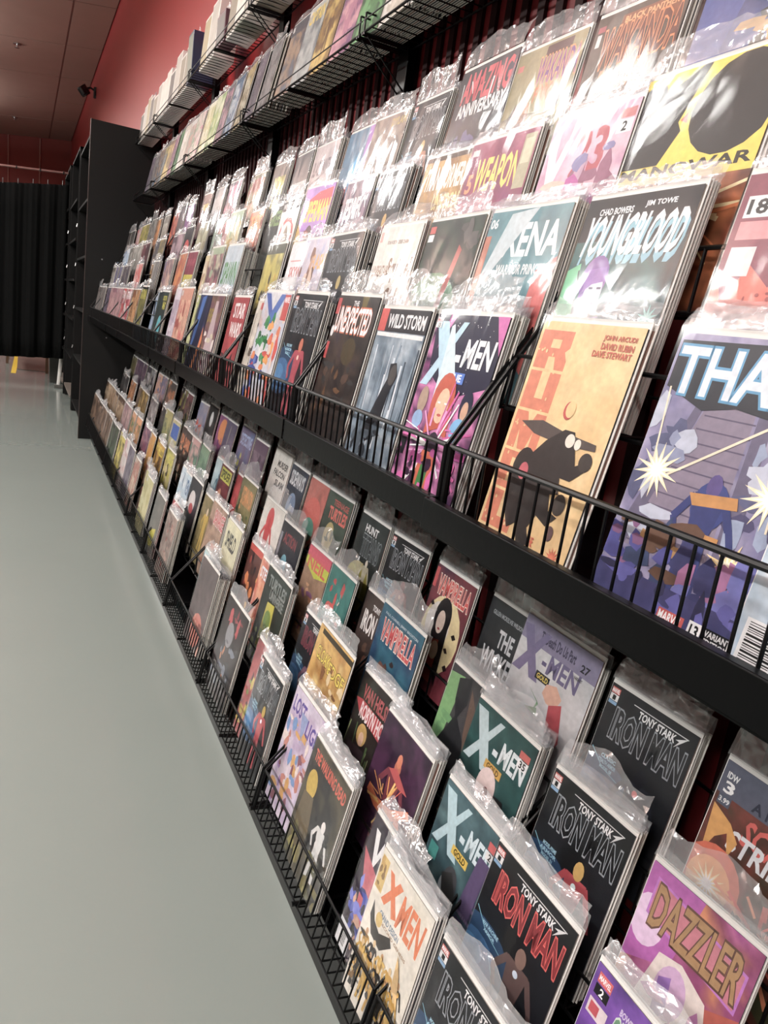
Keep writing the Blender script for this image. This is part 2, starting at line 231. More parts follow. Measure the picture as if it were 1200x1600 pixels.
 (2.1687, 1.9854, 1, 'red comic with large white two-line title', [('bg', ['b8383c', 'a82c34', 'c4484a'], 2, 15), ('t', 'STAR', 0.2, 0.1, 0.88, 0.34, 'f6f0ee'), ('t', 'WARS', 0.2, 0.42, 0.88, 0.66, 'f6f0ee'), ('blobs', ['4a3034', '6a3c3c', '2c2428'], 14, 0.1, 0.7, 0.9, 1.5, 0.1, 15)]),
 (2.4467, 2.268, 3, 'brown and purple comic with white flower-like figure', [('bg', ['5a3440', '7a5060', '8a6a50', '402a38'], 3, 16), ('poly', [(0.4, 0.1), (0.6, 0.1), (0.8, 0.9), (0.95, 1.5), (0.1, 1.5), (0.3, 0.9)], 'c8b0b4'), ('blobs', ['d8d0b0', 'f0e8e0', '6a2438'], 12, 0.1, 0.7, 0.9, 1.5, 0.12, 16), ('t', 'EVE', 0.05, 0.25, 0.35, 0.5, 'a89430')]),
 (2.6213, 2.4467, 1, 'navy comic with bright orange flame shape', [('bg', ['26284c', '1c1e38', '2c3c74'], 2, 17), ('poly', [(0.2, 0.05), (0.5, 0.0), (0.3, 0.9), (0.1, 1.3)], '3468b4'), ('poly', [(0.8, 0.6), (0.95, 0.9), (0.7, 1.5), (0.5, 1.5), (0.75, 1.0)], 'd87838')]),
 (2.7283, 2.6213, 0, 'green and yellow', [('auto', ['5a7048', 'b8c078', 'd8d8a0', '3c4c38'], '', '', 0)]),
 (2.9551, 2.7394, 1, 'peach and red', [('auto', ['d89880', 'c8605a', 'e8c0a0', 'a85048'], '', '', 0)]),
 (3.1455, 2.9423, 1, 'pale lilac', [('auto', ['c8bccc', 'e0d8e0', 'a890a8', 'd8c8d0'], '', '', 0)]),
 (3.5662, 3.3117, 2, 'dark comic with cyan leaf shape and yellow title', [('bg', ['34443c', '2c3434', '4a5a50'], 2, 19), ('t', 'DOCTOR', 0.4, 0.1, 0.9, 0.22, 'd8d040'), ('t', 'WHO', 0.5, 0.25, 0.9, 0.45, 'd8d040'), ('ell', 0.55, 1.0, 0.28, 0.4, '58b8c4'), ('line', 0.3, 0.9, 0.8, 1.2, 0.02, '1c3440'), ('line', 0.6, 0.65, 0.45, 1.35, 0.02, '1c3440')]),
 (3.8597, 3.5662, 1, 'pale blue', [('auto', ['a8c0dc', 'c8d4e4', '88a8cc', 'b8c8d8'], '', '', 0)]),
 (4.0816, 3.8597, 1, 'olive and black', [('auto', ['3c3c30', '5a5838', '8a8440', '24241e'], 'd0c850', 'BATMAN', 0)]),
 (4.4356, 4.1051, 1, 'orange brown', [('auto', ['b87840', 'd8a060', '8a5430', 'e0b880'], '', '', 0)]),
 (4.8202, 4.4356, 1, 'red and white', [('auto', ['b82c34', 'd8d0d0', 'c83c40', '7a3c50'], 'ffffff', 'TITANS', 0)]),
 (5.5524, 4.8524, 1, 'dusty rose', [('auto', ['b08088', 'c89898', '906070', 'd8b0a8'], '', '', 0)]),
 (5.8611, 5.5946, 1, 'dark purple', [('auto', ['3c3450', '504868', '2c2840', '7a6a80'], '', '', 0)]),
 (6.6469, 5.9079, 1, 'gray', [('auto', ['706c6c', '8c8884', '56504e', 'a49c98'], '', '', 0)]),
]
ROWS['C'] = [
 (0.5277, 0.4383, 3, 'orange-red comic with torn maroon top and white number box', [('bg', ['e2644c', 'e87058', 'dc5c48'], 2, 20), ('poly', [(0, 0), (1, 0), (1, 0.55), (0.85, 0.4), (0.7, 0.6), (0.5, 0.42), (0.35, 0.62), (0.2, 0.5), (0.08, 0.7), (0, 0.5)], '8c3c50'), ('rect', 0.04, 0.12, 0.2, 0.24, 'eeeeee'), ('t', '18', 0.06, 0.14, 0.18, 0.22, '222222'), ('rect', 0.04, 0.26, 0.3, 0.36, 'e08a90'), ('rect', 0.04, 0.4, 0.2, 0.56, 'e8e0e0'), ('blobs', ['8a3c98', '702a80'], 8, 0.3, 1.2, 0.7, 1.45, 0.1, 20), ('dots', 'a83a38', 26, 0.1, 0.6, 0.9, 1.3, 0.014, 20)]),
 (0.7527, 0.5827, 4, 'black and teal comic with slanted white title and purple-haired woman', [('bg', ['12161a', '1d4a4c', '24605e', '15262c', '1c4448'], 2, 21), ('rect', 0, 0, 1, 0.3, '101316'), ('poly', [(0, 0.5), (0.12, 0.45), (0.2, 0.9), (0.2, 1.5), (0, 1.5)], '66c08c'), ('t', 'CHAD BOWERS', 0.14, 0.075, 0.46, 0.12, 'dfe6ea'), ('t', 'JIM TOWE', 0.56, 0.055, 0.82, 0.1, 'dfe6ea'), ('t', 'YOUNGBLOOD', 0.04, 0.17, 1.0, 0.46, '7cb8cc', 0.35), ('t', 'YOUNGBLOOD', 0.04, 0.13, 0.98, 0.4, 'eef2f4', 0.35), ('ell', 0.3, 0.56, 0.13, 0.16, '7a4c9c'), ('poly', [(0.18, 0.5), (0.42, 0.48), (0.4, 0.66), (0.2, 0.7)], '6a3c94'), ('ell', 0.33, 0.66, 0.085, 0.14, 'c8c4dc'), ('poly', [(0.22, 0.5), (0.4, 0.48), (0.42, 0.58), (0.3, 0.6), (0.22, 0.66)], '8a5cb0'), ('rect', 0.28, 0.62, 0.32, 0.635, '3a2450'), ('rect', 0.36, 0.62, 0.4, 0.635, '3a2450'), ('ell', 0.34, 0.74, 0.03, 0.03, '5a1c4c'), ('poly', [(0.2, 0.85), (0.46, 0.82), (0.5, 1.0), (0.2, 1.02)], '5c2c98'), ('poly', [(0.06, 1.02), (0.2, 0.94), (0.5, 0.94), (0.6, 1.05), (0.62, 1.53), (0.05, 1.53)], 'e6e8ec'), ('poly', [(0.06, 1.02), (0.2, 0.96), (0.22, 1.5), (0.02, 1.5)], '7a4cae'), ('poly', [(0.3, 1.0), (0.48, 1.0), (0.4, 1.3)], '6a38a4'), ('poly', [(0.5, 1.02), (0.62, 1.05), (0.62, 1.5), (0.54, 1.5)], '7a4cae'), ('poly', [(0.62, 1.25), (0.95, 0.84), (0.99, 0.9), (0.7, 1.38)], '9cc8d8'), ('poly', [(0.6, 1.2), (0.92, 0.82), (0.96, 0.86), (0.66, 1.28)], '4c6470'), ('burst', 0.9, 0.82, 0.09, '66d8c8', 'aef4e8', 10), ('line', 0.12, 0.5, 0.2, 0.85, 0.014, '16161a'), ('poly', [(0.48, 0.75), (0.56, 0.66), (0.6, 0.7), (0.52, 0.86)], '3a2c38')]),
 (0.9622, 0.783, 5, 'teal comic with white serif title, sword and red splash', [('bg', ['4f8490', '5c929c', '457884'], 2, 22), ('poly', [(0.8, 0.5), (1, 0.4), (1, 1.3), (0.85, 1.2), (0.7, 0.95), (0.78, 0.8)], 'e0625c'), ('blobs', ['e8d8d8', 'e86a64'], 10, 0.78, 0.5, 1, 1.1, 0.09, 22), ('t', 'XENA', 0.28, 0.12, 0.96, 0.38, 'f0f4f4'), ('t', 'WARRIOR PRINCESS', 0.28, 0.45, 0.92, 0.53, 'e6eef0'), ('poly', [(0.28, 0.03), (0.62, 0.0), (0.1, 0.65), (0.05, 0.62)], 'c2d2d8'), ('t', '06', 0.02, 0.06, 0.12, 0.14, 'e8eef0'), ('rect', 0, 0.2, 0.08, 0.8, 'b86a50'), ('ell', 0.62, 0.95, 0.18, 0.2, '2e2c30'), ('ell', 0.6, 0.92, 0.09, 0.09, 'a89080'), ('blobs', ['3c3838', '241f20'], 8, 0.3, 1.0, 0.8, 1.5, 0.12, 22)]),
 (1.1533, 0.9772, 1, 'dark green comic with upright red sword', [('bg', ['232a28', '2f4a38', '1c2224', '3c6a4c'], 2, 23), ('ell', 0.4, 0.9, 0.5, 0.4, '3f7c54'), ('ell', 0.35, 0.85, 0.3, 0.24, '4c9462'), ('blobs', ['1a1e1e', '242828'], 22, 0, 0.95, 1, 1.4, 0.12, 23), ('poly', [(0.68, 0.25), (0.75, 0.3), (0.6, 1.0), (0.5, 1.0)], 'a83c34'), ('poly', [(0.4, 1.0), (0.7, 0.96), (0.62, 1.3), (0.46, 1.3)], 'b83c34'), ('rect', 0.03, 0.05, 0.14, 0.12, 'c84a40'), ('rect', 0.03, 0.13, 0.14, 0.2, 'e8e8e8'), ('blobs', ['4a4846', '5a5654'], 8, 0.5, 0.0, 1, 0.25, 0.1, 24)]),
 (1.3411, 1.1689, 2, 'white comic with thin brown script lettering and one fox ear shape', [('bg', ['e2ddd4', 'e8e4dc', 'ddd6cc'], 2, 25), ('t', 'UNBEATABLE', 0.05, 0.42, 0.5, 0.54, '9c7860'), ('t', 'Squirrel', 0.42, 0.34, 0.95, 0.6, '8a6a54'), ('t', 'Girl', 0.5, 0.66, 0.8, 0.92, '8a6a54'), ('t', '#38', 0.84, 0.72, 0.96, 0.8, '8a6a54'), ('t', 'RYAN NORTH   DEREK CHARM', 0.25, 0.15, 0.75, 0.19, '7a6a60'), ('ring', 0.3, 0.86, 0.1, 0.1, '8a7a70'), ('poly', [(0.1, 1.4), (0.15, 1.0), (0.24, 1.1), (0.28, 1.4)], 'c89a74'), ('poly', [(0.7, 1.35), (0.88, 1.0), (0.9, 1.1), (0.82, 1.4)], 'c89a74'), ('rect', 0.03, 0.05, 0.1, 0.16, 'e0a8a0')]),
 (1.5995, 1.42, 7, 'dark comic with hollow silver title and black figure, above two thin white comics', [('bg', ['16181c', '16181c', '202328', '1b1d22'], 2, 3), ('ell', 0.2, 0.95, 0.42, 0.3, '1f4468'), ('ell', 0.16, 1.0, 0.28, 0.2, '2c6496'), ('ell', 0.1, 0.98, 0.16, 0.1, '3f80b4'), ('line', 0.02, 0.62, 0.2, 0.74, 0.008, '7fc4d8'), ('line', 0.2, 0.74, 0.42, 0.78, 0.006, '7fc4d8'), ('line', 0.3, 0.86, 0.42, 1.0, 0.006, '7fc4d8'), ('rect', 0.015, 0.03, 0.115, 0.085, 'c9402f'), ('rect', 0.015, 0.09, 0.115, 0.15, 'e8e8e8'), ('rect', 0.015, 0.155, 0.115, 0.185, '7ba6cc'), ('t', 'MARVEL', 0.02, 0.04, 0.11, 0.078, 'ffffff'), ('t', '1', 0.05, 0.1, 0.08, 0.142, '111111'), ('line', 0.3, 0.075, 0.92, 0.075, 0.008, 'd8d8d8'), ('poly', [(0.92, 0.07), (0.8, 0.2), (0.84, 0.13), (0.8, 0.13)], 'e0e0e0'), ('t', 'TONY STARK', 0.38, 0.095, 0.8, 0.165, 'f0f0f0', 0.15), ('to', 'IRON MAN', 0.14, 0.185, 0.95, 0.46, '17191e', '9aa0a6'), ('t', 'BLEEDING EDGE', 0.15, 0.62, 0.33, 0.655, '9fd0e4'), ('t', 'ARMOR', 0.13, 0.67, 0.35, 0.705, '9fd0e4'), ('t', 'MODEL 37', 0.17, 0.72, 0.32, 0.75, '9fd0e4'), ('fig', 0.62, 0.5, 1.0, '24242a', 'b8a050'), ('ell', 0.62, 0.75, 0.03, 0.03, 'e8e8f0')]),
 (1.7737, 1.6057, 1, 'lavender comic with orange title and brown creatures', [('bg', ['a8acd0', 'c4bcd0', 'd8ccd4', '9aa4cc'], 3, 26), ('t', 'FLASH', 0.45, 0.22, 0.98, 0.42, 'f0a838'), ('blobs', ['8a5a40', 'c89878', '6a4434', 'e0c4b0'], 20, 0.0, 0.2, 0.6, 1.4, 0.12, 26), ('blobs', ['c07038', '8a4c34'], 10, 0.4, 0.7, 0.9, 1.3, 0.1, 27)]),
 (1.895, 1.7555, 1, 'white comic with thin red lettering and blue helmet', [('bg', ['e8e8ea', 'dfe2e6'], 2, 28), ('t', 'SKYWARD', 0.15, 0.35, 0.95, 0.5, 'c8605a'), ('rect', 0.1, 0.25, 0.95, 0.27, 'd89090'), ('ell', 0.7, 0.95, 0.22, 0.24, '3c4c6c'), ('ell', 0.72, 1.0, 0.14, 0.12, '6a7890')]),
 (2.0852, 1.921, 1, 'yellow and black comic with coiled shape', [('bg', ['d0c45c', 'c8b850', '8a8450', 'e0d880'], 3, 29), ('rect', 0, 0, 1, 0.15, '5a5a48'), ('blobs', ['3a3a30', 'c8a030', 'e8dc90'], 16, 0.1, 0.4, 0.9, 1.4, 0.12, 29)]),
 (2.5703, 2.3646, 12, 'pale blue comic with thin green title on a very thick stack', [('bg', ['b8c8d4', 'c4d0d8', 'acbecc'], 2, 30), ('t', 'SPAWN', 0.08, 0.3, 0.95, 0.7, '4a9048')]),
 (2.7901, 2.5971, 1, 'green and pink', [('auto', ['a8b898', 'b06a78', '5a4c50', 'd8c8b0'], '', '', 0)]),
 (2.919, 2.7901, 1, 'pale yellow', [('auto', ['d8c898', 'c8a080', 'b89878', 'e8dcc0'], '', '', 0)]),
 (3.2393, 3.047, 3, 'yellow comic with crimson top', [('bg', ['c8b838', 'd0c44c'], 2, 31), ('rect', 0, 0, 1, 0.5, '8c2c44'), ('t', 'SWAMP', 0.1, 0.15, 0.9, 0.3, 'b84c60'), ('poly', [(0.1, 1.5), (0.2, 0.9), (0.5, 1.2), (0.8, 0.8), (0.9, 1.5)], '4a4838')]),
 (3.4552, 3.2529, 2, 'orange and red', [('auto', ['c86838', 'e09048', 'a83c30', 'd8b080'], '', '', 0)]),
 (3.8436, 3.5654, 2, 'violet and peach', [('auto', ['8a7898', 'c89888', '5a5070', 'e0b8a0'], '', '', 0)]),
 (4.1224, 3.8436, 3, 'ash gray', [('auto', ['8c8884', 'a8a4a0', '706c6c'], '', '', 0)]),
 (4.4175, 4.1438, 1, 'golden brown', [('auto', ['a87838', 'c89850', '70502c'], '', '', 0)]),
 (4.8693, 4.5419, 1, 'bright red', [('auto', ['c03c3c', 'd86058', 'e8d0c8'], '', '', 0)]),
 (5.4535, 5.0817, 1, 'charcoal', [('auto', ['38343c', '54505c', '7a6c70'], '', '', 0)]),
 (5.881, 5.4899, 1, 'indigo', [('auto', ['3c3c60', '5c5880', '8a84a0'], '', '', 0)]),
 (6.5273, 5.9231, 1, 'silver gray', [('auto', ['98948e', 'b8b4ac', '6c6860'], '', '', 0)]),
]
ROWS['B'] = [
 (0.7708, 0.5612, 1, 'yellow comic with two huge black letters over fiery art', [('bg', ['3a2018', '6a3018', 'c86a28', '28140f', '8a3c18'], 3, 40), ('streaks', ['f0a850', 'f8d890', 'e87a30', 'ffe8b0'], 26, 0.55, 0.9, 0.5, 40), ('rect', 0, 0, 1, 0.72, 'f2d22e'), ('poly', [(0, 0.08), (0.12, 0.0), (0.2, 0.12), (0.42, 0.0), (0.48, 0.0), (0.36, 0.34), (0.4, 0.4), (0.3, 0.6), (0, 0.6)], '2b2724'), ('ell', 0.74, 0.3, 0.3, 0.3, '2b2724'), ('poly', [(0.37, 0.33), (0.42, 0.28), (0.43, 0.36)], 'd8522c'), ('t', 'MANOWAR', 0.02, 0.605, 0.97, 0.675, '2a2418'), ('poly', [(0.66, 1.34), (0.74, 1.34), (0.7, 1.46)], 'd8d0c0'), ('ell', 0.7, 1.38, 0.025, 0.04, '5a4030')]),
 (0.9429, 0.7729, 4, 'pale pink comic with large white letter X and purple figures', [('bg', ['d8a4b8', 'e4c0d0', 'c890b0', 'ecd8e0'], 3, 41), ('poly', [(0.02, 0.2), (0.12, 0.2), (0.3, 0.85), (0.18, 0.85)], 'f2f4f6'), ('poly', [(0.24, 0.2), (0.32, 0.2), (0.1, 0.85), (0.0, 0.85)], 'f2f4f6'), ('t', '23', 0.4, 0.15, 0.75, 0.5, 'b84050'), ('rect', 0.82, 0.06, 0.98, 0.13, 'c87070'), ('rect', 0.82, 0.14, 0.98, 0.24, 'f0f0f0'), ('t', '2', 0.87, 0.155, 0.92, 0.225, '222222'), ('blobs', ['9a5a78', '6a4460', 'c8a0b8', 'e8c8b8'], 22, 0.2, 0.4, 0.9, 1.2, 0.12, 41), ('blobs', ['c050a0', '8a80b0'], 10, 0.4, 0.3, 1, 0.9, 0.1, 42)]),
 (1.1538, 0.9715, 3, 'magenta comic with yellow slanted title and speech bubble', [('bg', ['9c3c60', 'a84868', '8c3458', '904070'], 2, 43), ('t', 'WEAPON', 0.18, 0.17, 0.84, 0.48, 'f0d860'), ('t', '5', 0.06, 0.3, 0.15, 0.48, 'e89058'), ('rect', 0.03, 0.06, 0.14, 0.12, 'e0c8c8'), ('rect', 0.82, 0.04, 0.98, 0.52, 'b8b090'), ('rect', 0.84, 0.08, 0.96, 0.3, 'd8d0b0'), ('ell', 0.6, 0.8, 0.2, 0.15, 'd4c8cc'), ('poly', [(0.5, 0.9), (0.6, 0.92), (0.5, 1.02)], 'd4c8cc'), ('t', 'STUFF OF', 0.48, 0.75, 0.72, 0.79, '5a5058'), ('t', 'NIGHTMARES', 0.46, 0.81, 0.74, 0.85, '5a5058'), ('ell', 0.42, 1.02, 0.1, 0.1, '38302c'), ('poly', [(0.1, 1.2), (0.16, 0.95), (0.2, 1.2)], '8ab0a8')]),
 (1.3227, 1.1606, 1, 'golden brown comic with white title and bright glare', [('bg', ['a87c40', 'c89c58', '8a5c34', 'd8b880'], 3, 44), ('t', 'TRANSFORMERS', 0.1, 0.12, 0.98, 0.36, 'f8f4ec'), ('t', 'UNICRON', 0.4, 0.42, 0.95, 0.58, 'e8d890'), ('rect', 0, 0.0, 1, 0.05, '5a4030'), ('blobs', ['e8d0a0', '7a5030'], 14, 0.1, 0.6, 0.9, 1.3, 0.1, 44)]),
 (1.5488, 1.3928, 5, 'dark comic with hollow silver title under strong glare, beside tan and magenta comics', [('bg', ['16181c', '16181c', '202328', '1b1d22'], 2, 3), ('ell', 0.2, 0.95, 0.42, 0.3, '1f4468'), ('ell', 0.16, 1.0, 0.28, 0.2, '2c6496'), ('ell', 0.1, 0.98, 0.16, 0.1, '3f80b4'), ('line', 0.02, 0.62, 0.2, 0.74, 0.008, '7fc4d8'), ('line', 0.2, 0.74, 0.42, 0.78, 0.006, '7fc4d8'), ('line', 0.3, 0.86, 0.42, 1.0, 0.006, '7fc4d8'), ('rect', 0.015, 0.03, 0.115, 0.085, 'c9402f'), ('rect', 0.015, 0.09, 0.115, 0.15, 'e8e8e8'), ('rect', 0.015, 0.155, 0.115, 0.185, '7ba6cc'), ('t', 'MARVEL', 0.02, 0.04, 0.11, 0.078, 'ffffff'), ('t', '1', 0.05, 0.1, 0.08, 0.142, '111111'), ('line', 0.3, 0.075, 0.92, 0.075, 0.008, 'd8d8d8'), ('poly', [(0.92, 0.07), (0.8, 0.2), (0.84, 0.13), (0.8, 0.13)], 'e0e0e0'), ('t', 'TONY STARK', 0.38, 0.095, 0.8, 0.165, 'f0f0f0', 0.15), ('to', 'IRON MAN', 0.14, 0.185, 0.95, 0.46, '1c1f26', '9aa0a6'), ('t', 'SILVER CENTURION', 0.15, 0.62, 0.33, 0.655, '9fd0e4'), ('t', 'ARMOR', 0.13, 0.67, 0.35, 0.705, '9fd0e4'), ('t', 'MODEL 08', 0.17, 0.72, 0.32, 0.75, '9fd0e4'), ('fig', 0.62, 0.5, 1.0, '8a4038', 'c8a050'), ('ell', 0.62, 0.75, 0.03, 0.03, 'ffffff')]),
 (1.7195, 1.5536, 2, 'mottled violet comic with slanted white title', [('bg', ['6a5870', '8a7488', '4a3c54', 'a890a0'], 5, 45), ('t', 'TERRIFICS', 0.1, 0.22, 0.92, 0.5, 'f4f4f4', 0.2), ('blobs', ['4a3a50', '9a7c90', '34283c'], 22, 0, 0.4, 1, 1.3, 0.1, 45)]),
 (2.0022, 1.7943, 5, 'violet comic with red and yellow arched title', [('bg', ['a070c0', 'b884d0', '8c5cb0'], 2, 46), ('poly', [(0.05, 0.4), (0.1, 0.2), (0.5, 0.08), (0.95, 0.05), (0.98, 0.3), (0.5, 0.36)], 'd83440'), ('t', 'SUPERMAN', 0.06, 0.2, 0.96, 0.5, 'f0d83c'), ('ell', 0.45, 0.75, 0.14, 0.2, '5a4038'), ('poly', [(0, 0.5), (0.2, 0.7), (0.15, 1.4), (0, 1.4)], 'c8a030'), ('blobs', ['6a4038', '9c5040'], 8, 0.3, 0.7, 0.7, 1.4, 0.1, 46)]),
 (2.1896, 2.0124, 1, 'white comic with red ring around brown figure', [('bg', ['dcdcd8', 'e4e4e0'], 2, 47), ('rect', 0, 0, 1, 0.16, '282828'), ('t', 'WINTER SOLDIER', 0.05, 0.03, 0.95, 0.12, 'e8e8e8'), ('ring', 0.5, 0.62, 0.4, 0.34, 'c83c3c'), ('ring', 0.5, 0.62, 0.38, 0.32, 'c83c3c'), ('poly', [(0.35, 0.6), (0.5, 0.4), (0.65, 0.6), (0.8, 1.5), (0.2, 1.5)], '8c7860')]),
 (2.3484, 2.1836, 1, 'dark green and black', [('auto', ['343c34', '2c302c', '1e2020'], '7a9a50', 'GREEN', 0)]),
 (2.5528, 2.3689, 1, 'orange and maroon', [('auto', ['c84830', 'e07040', '8c3430', 'e0c0a0'], 'd8a030', 'DEADLY', 0)]),
 (2.8294, 2.6172, 1, 'pale yellow and cream', [('auto', ['d8c890', 'c8a860', 'e8dcb8', 'a8c0a0'], '', '', 0)]),
 (2.9478, 2.839, 0, 'pink', [('auto', ['c87c80', 'e0a0a0', 'b06068'], '', '', 0)]),
 (3.1433, 2.9173, 1, 'gray-green comic with red lettering and dark figure', [('bg', ['8ca090', 'a0b09c'], 2, 48), ('t', 'HELLBOY', 0.4, 0.1, 0.95, 0.3, 'c84048'), ('fig', 0.35, 0.4, 1.0, '3a3430', '6a5048')]),
 (3.3906, 3.1665, 1, 'pale olive', [('auto', ['a8a888', 'c0bc98', '8a8468'], '', '', 0)]),
 (3.6922, 3.4581, 1, 'black comic with large red blot', [('bg', ['242226', '303034'], 2, 49), ('ell', 0.5, 0.7, 0.4, 0.4, 'd83430'), ('t', 'VENOM', 0.2, 0.5, 0.8, 0.75, '401418')]),
 (4.0481, 3.7235, 1, 'purple-gray and rose', [('auto', ['8a7c88', 'b898a0', '6a5460'], '', '', 0)]),
 (4.4085, 4.1619, 1, 'yellow and gray', [('auto', ['c8a030', '9c8c58', '6a6458'], '', '', 0)]),
 (4.7088, 4.4303, 1, 'dark slate', [('auto', ['3c3c44', '5a5860', '8a7868'], '', '', 0)]),
 (5.0786, 4.7335, 1, 'dark maroon', [('auto', ['5c3038', '804048', '3a2428'], '', '', 0)]),
 (5.6784, 5.1071, 2, 'stone gray', [('auto', ['a09c94', '7c7870', 'c0bcb4'], '', '', 0)]),
 (6.4751, 5.7138, 1, 'blue and white', [('auto', ['5884b8', 'a8c0d8', 'dce4ec'], '', '', 0)]),
]
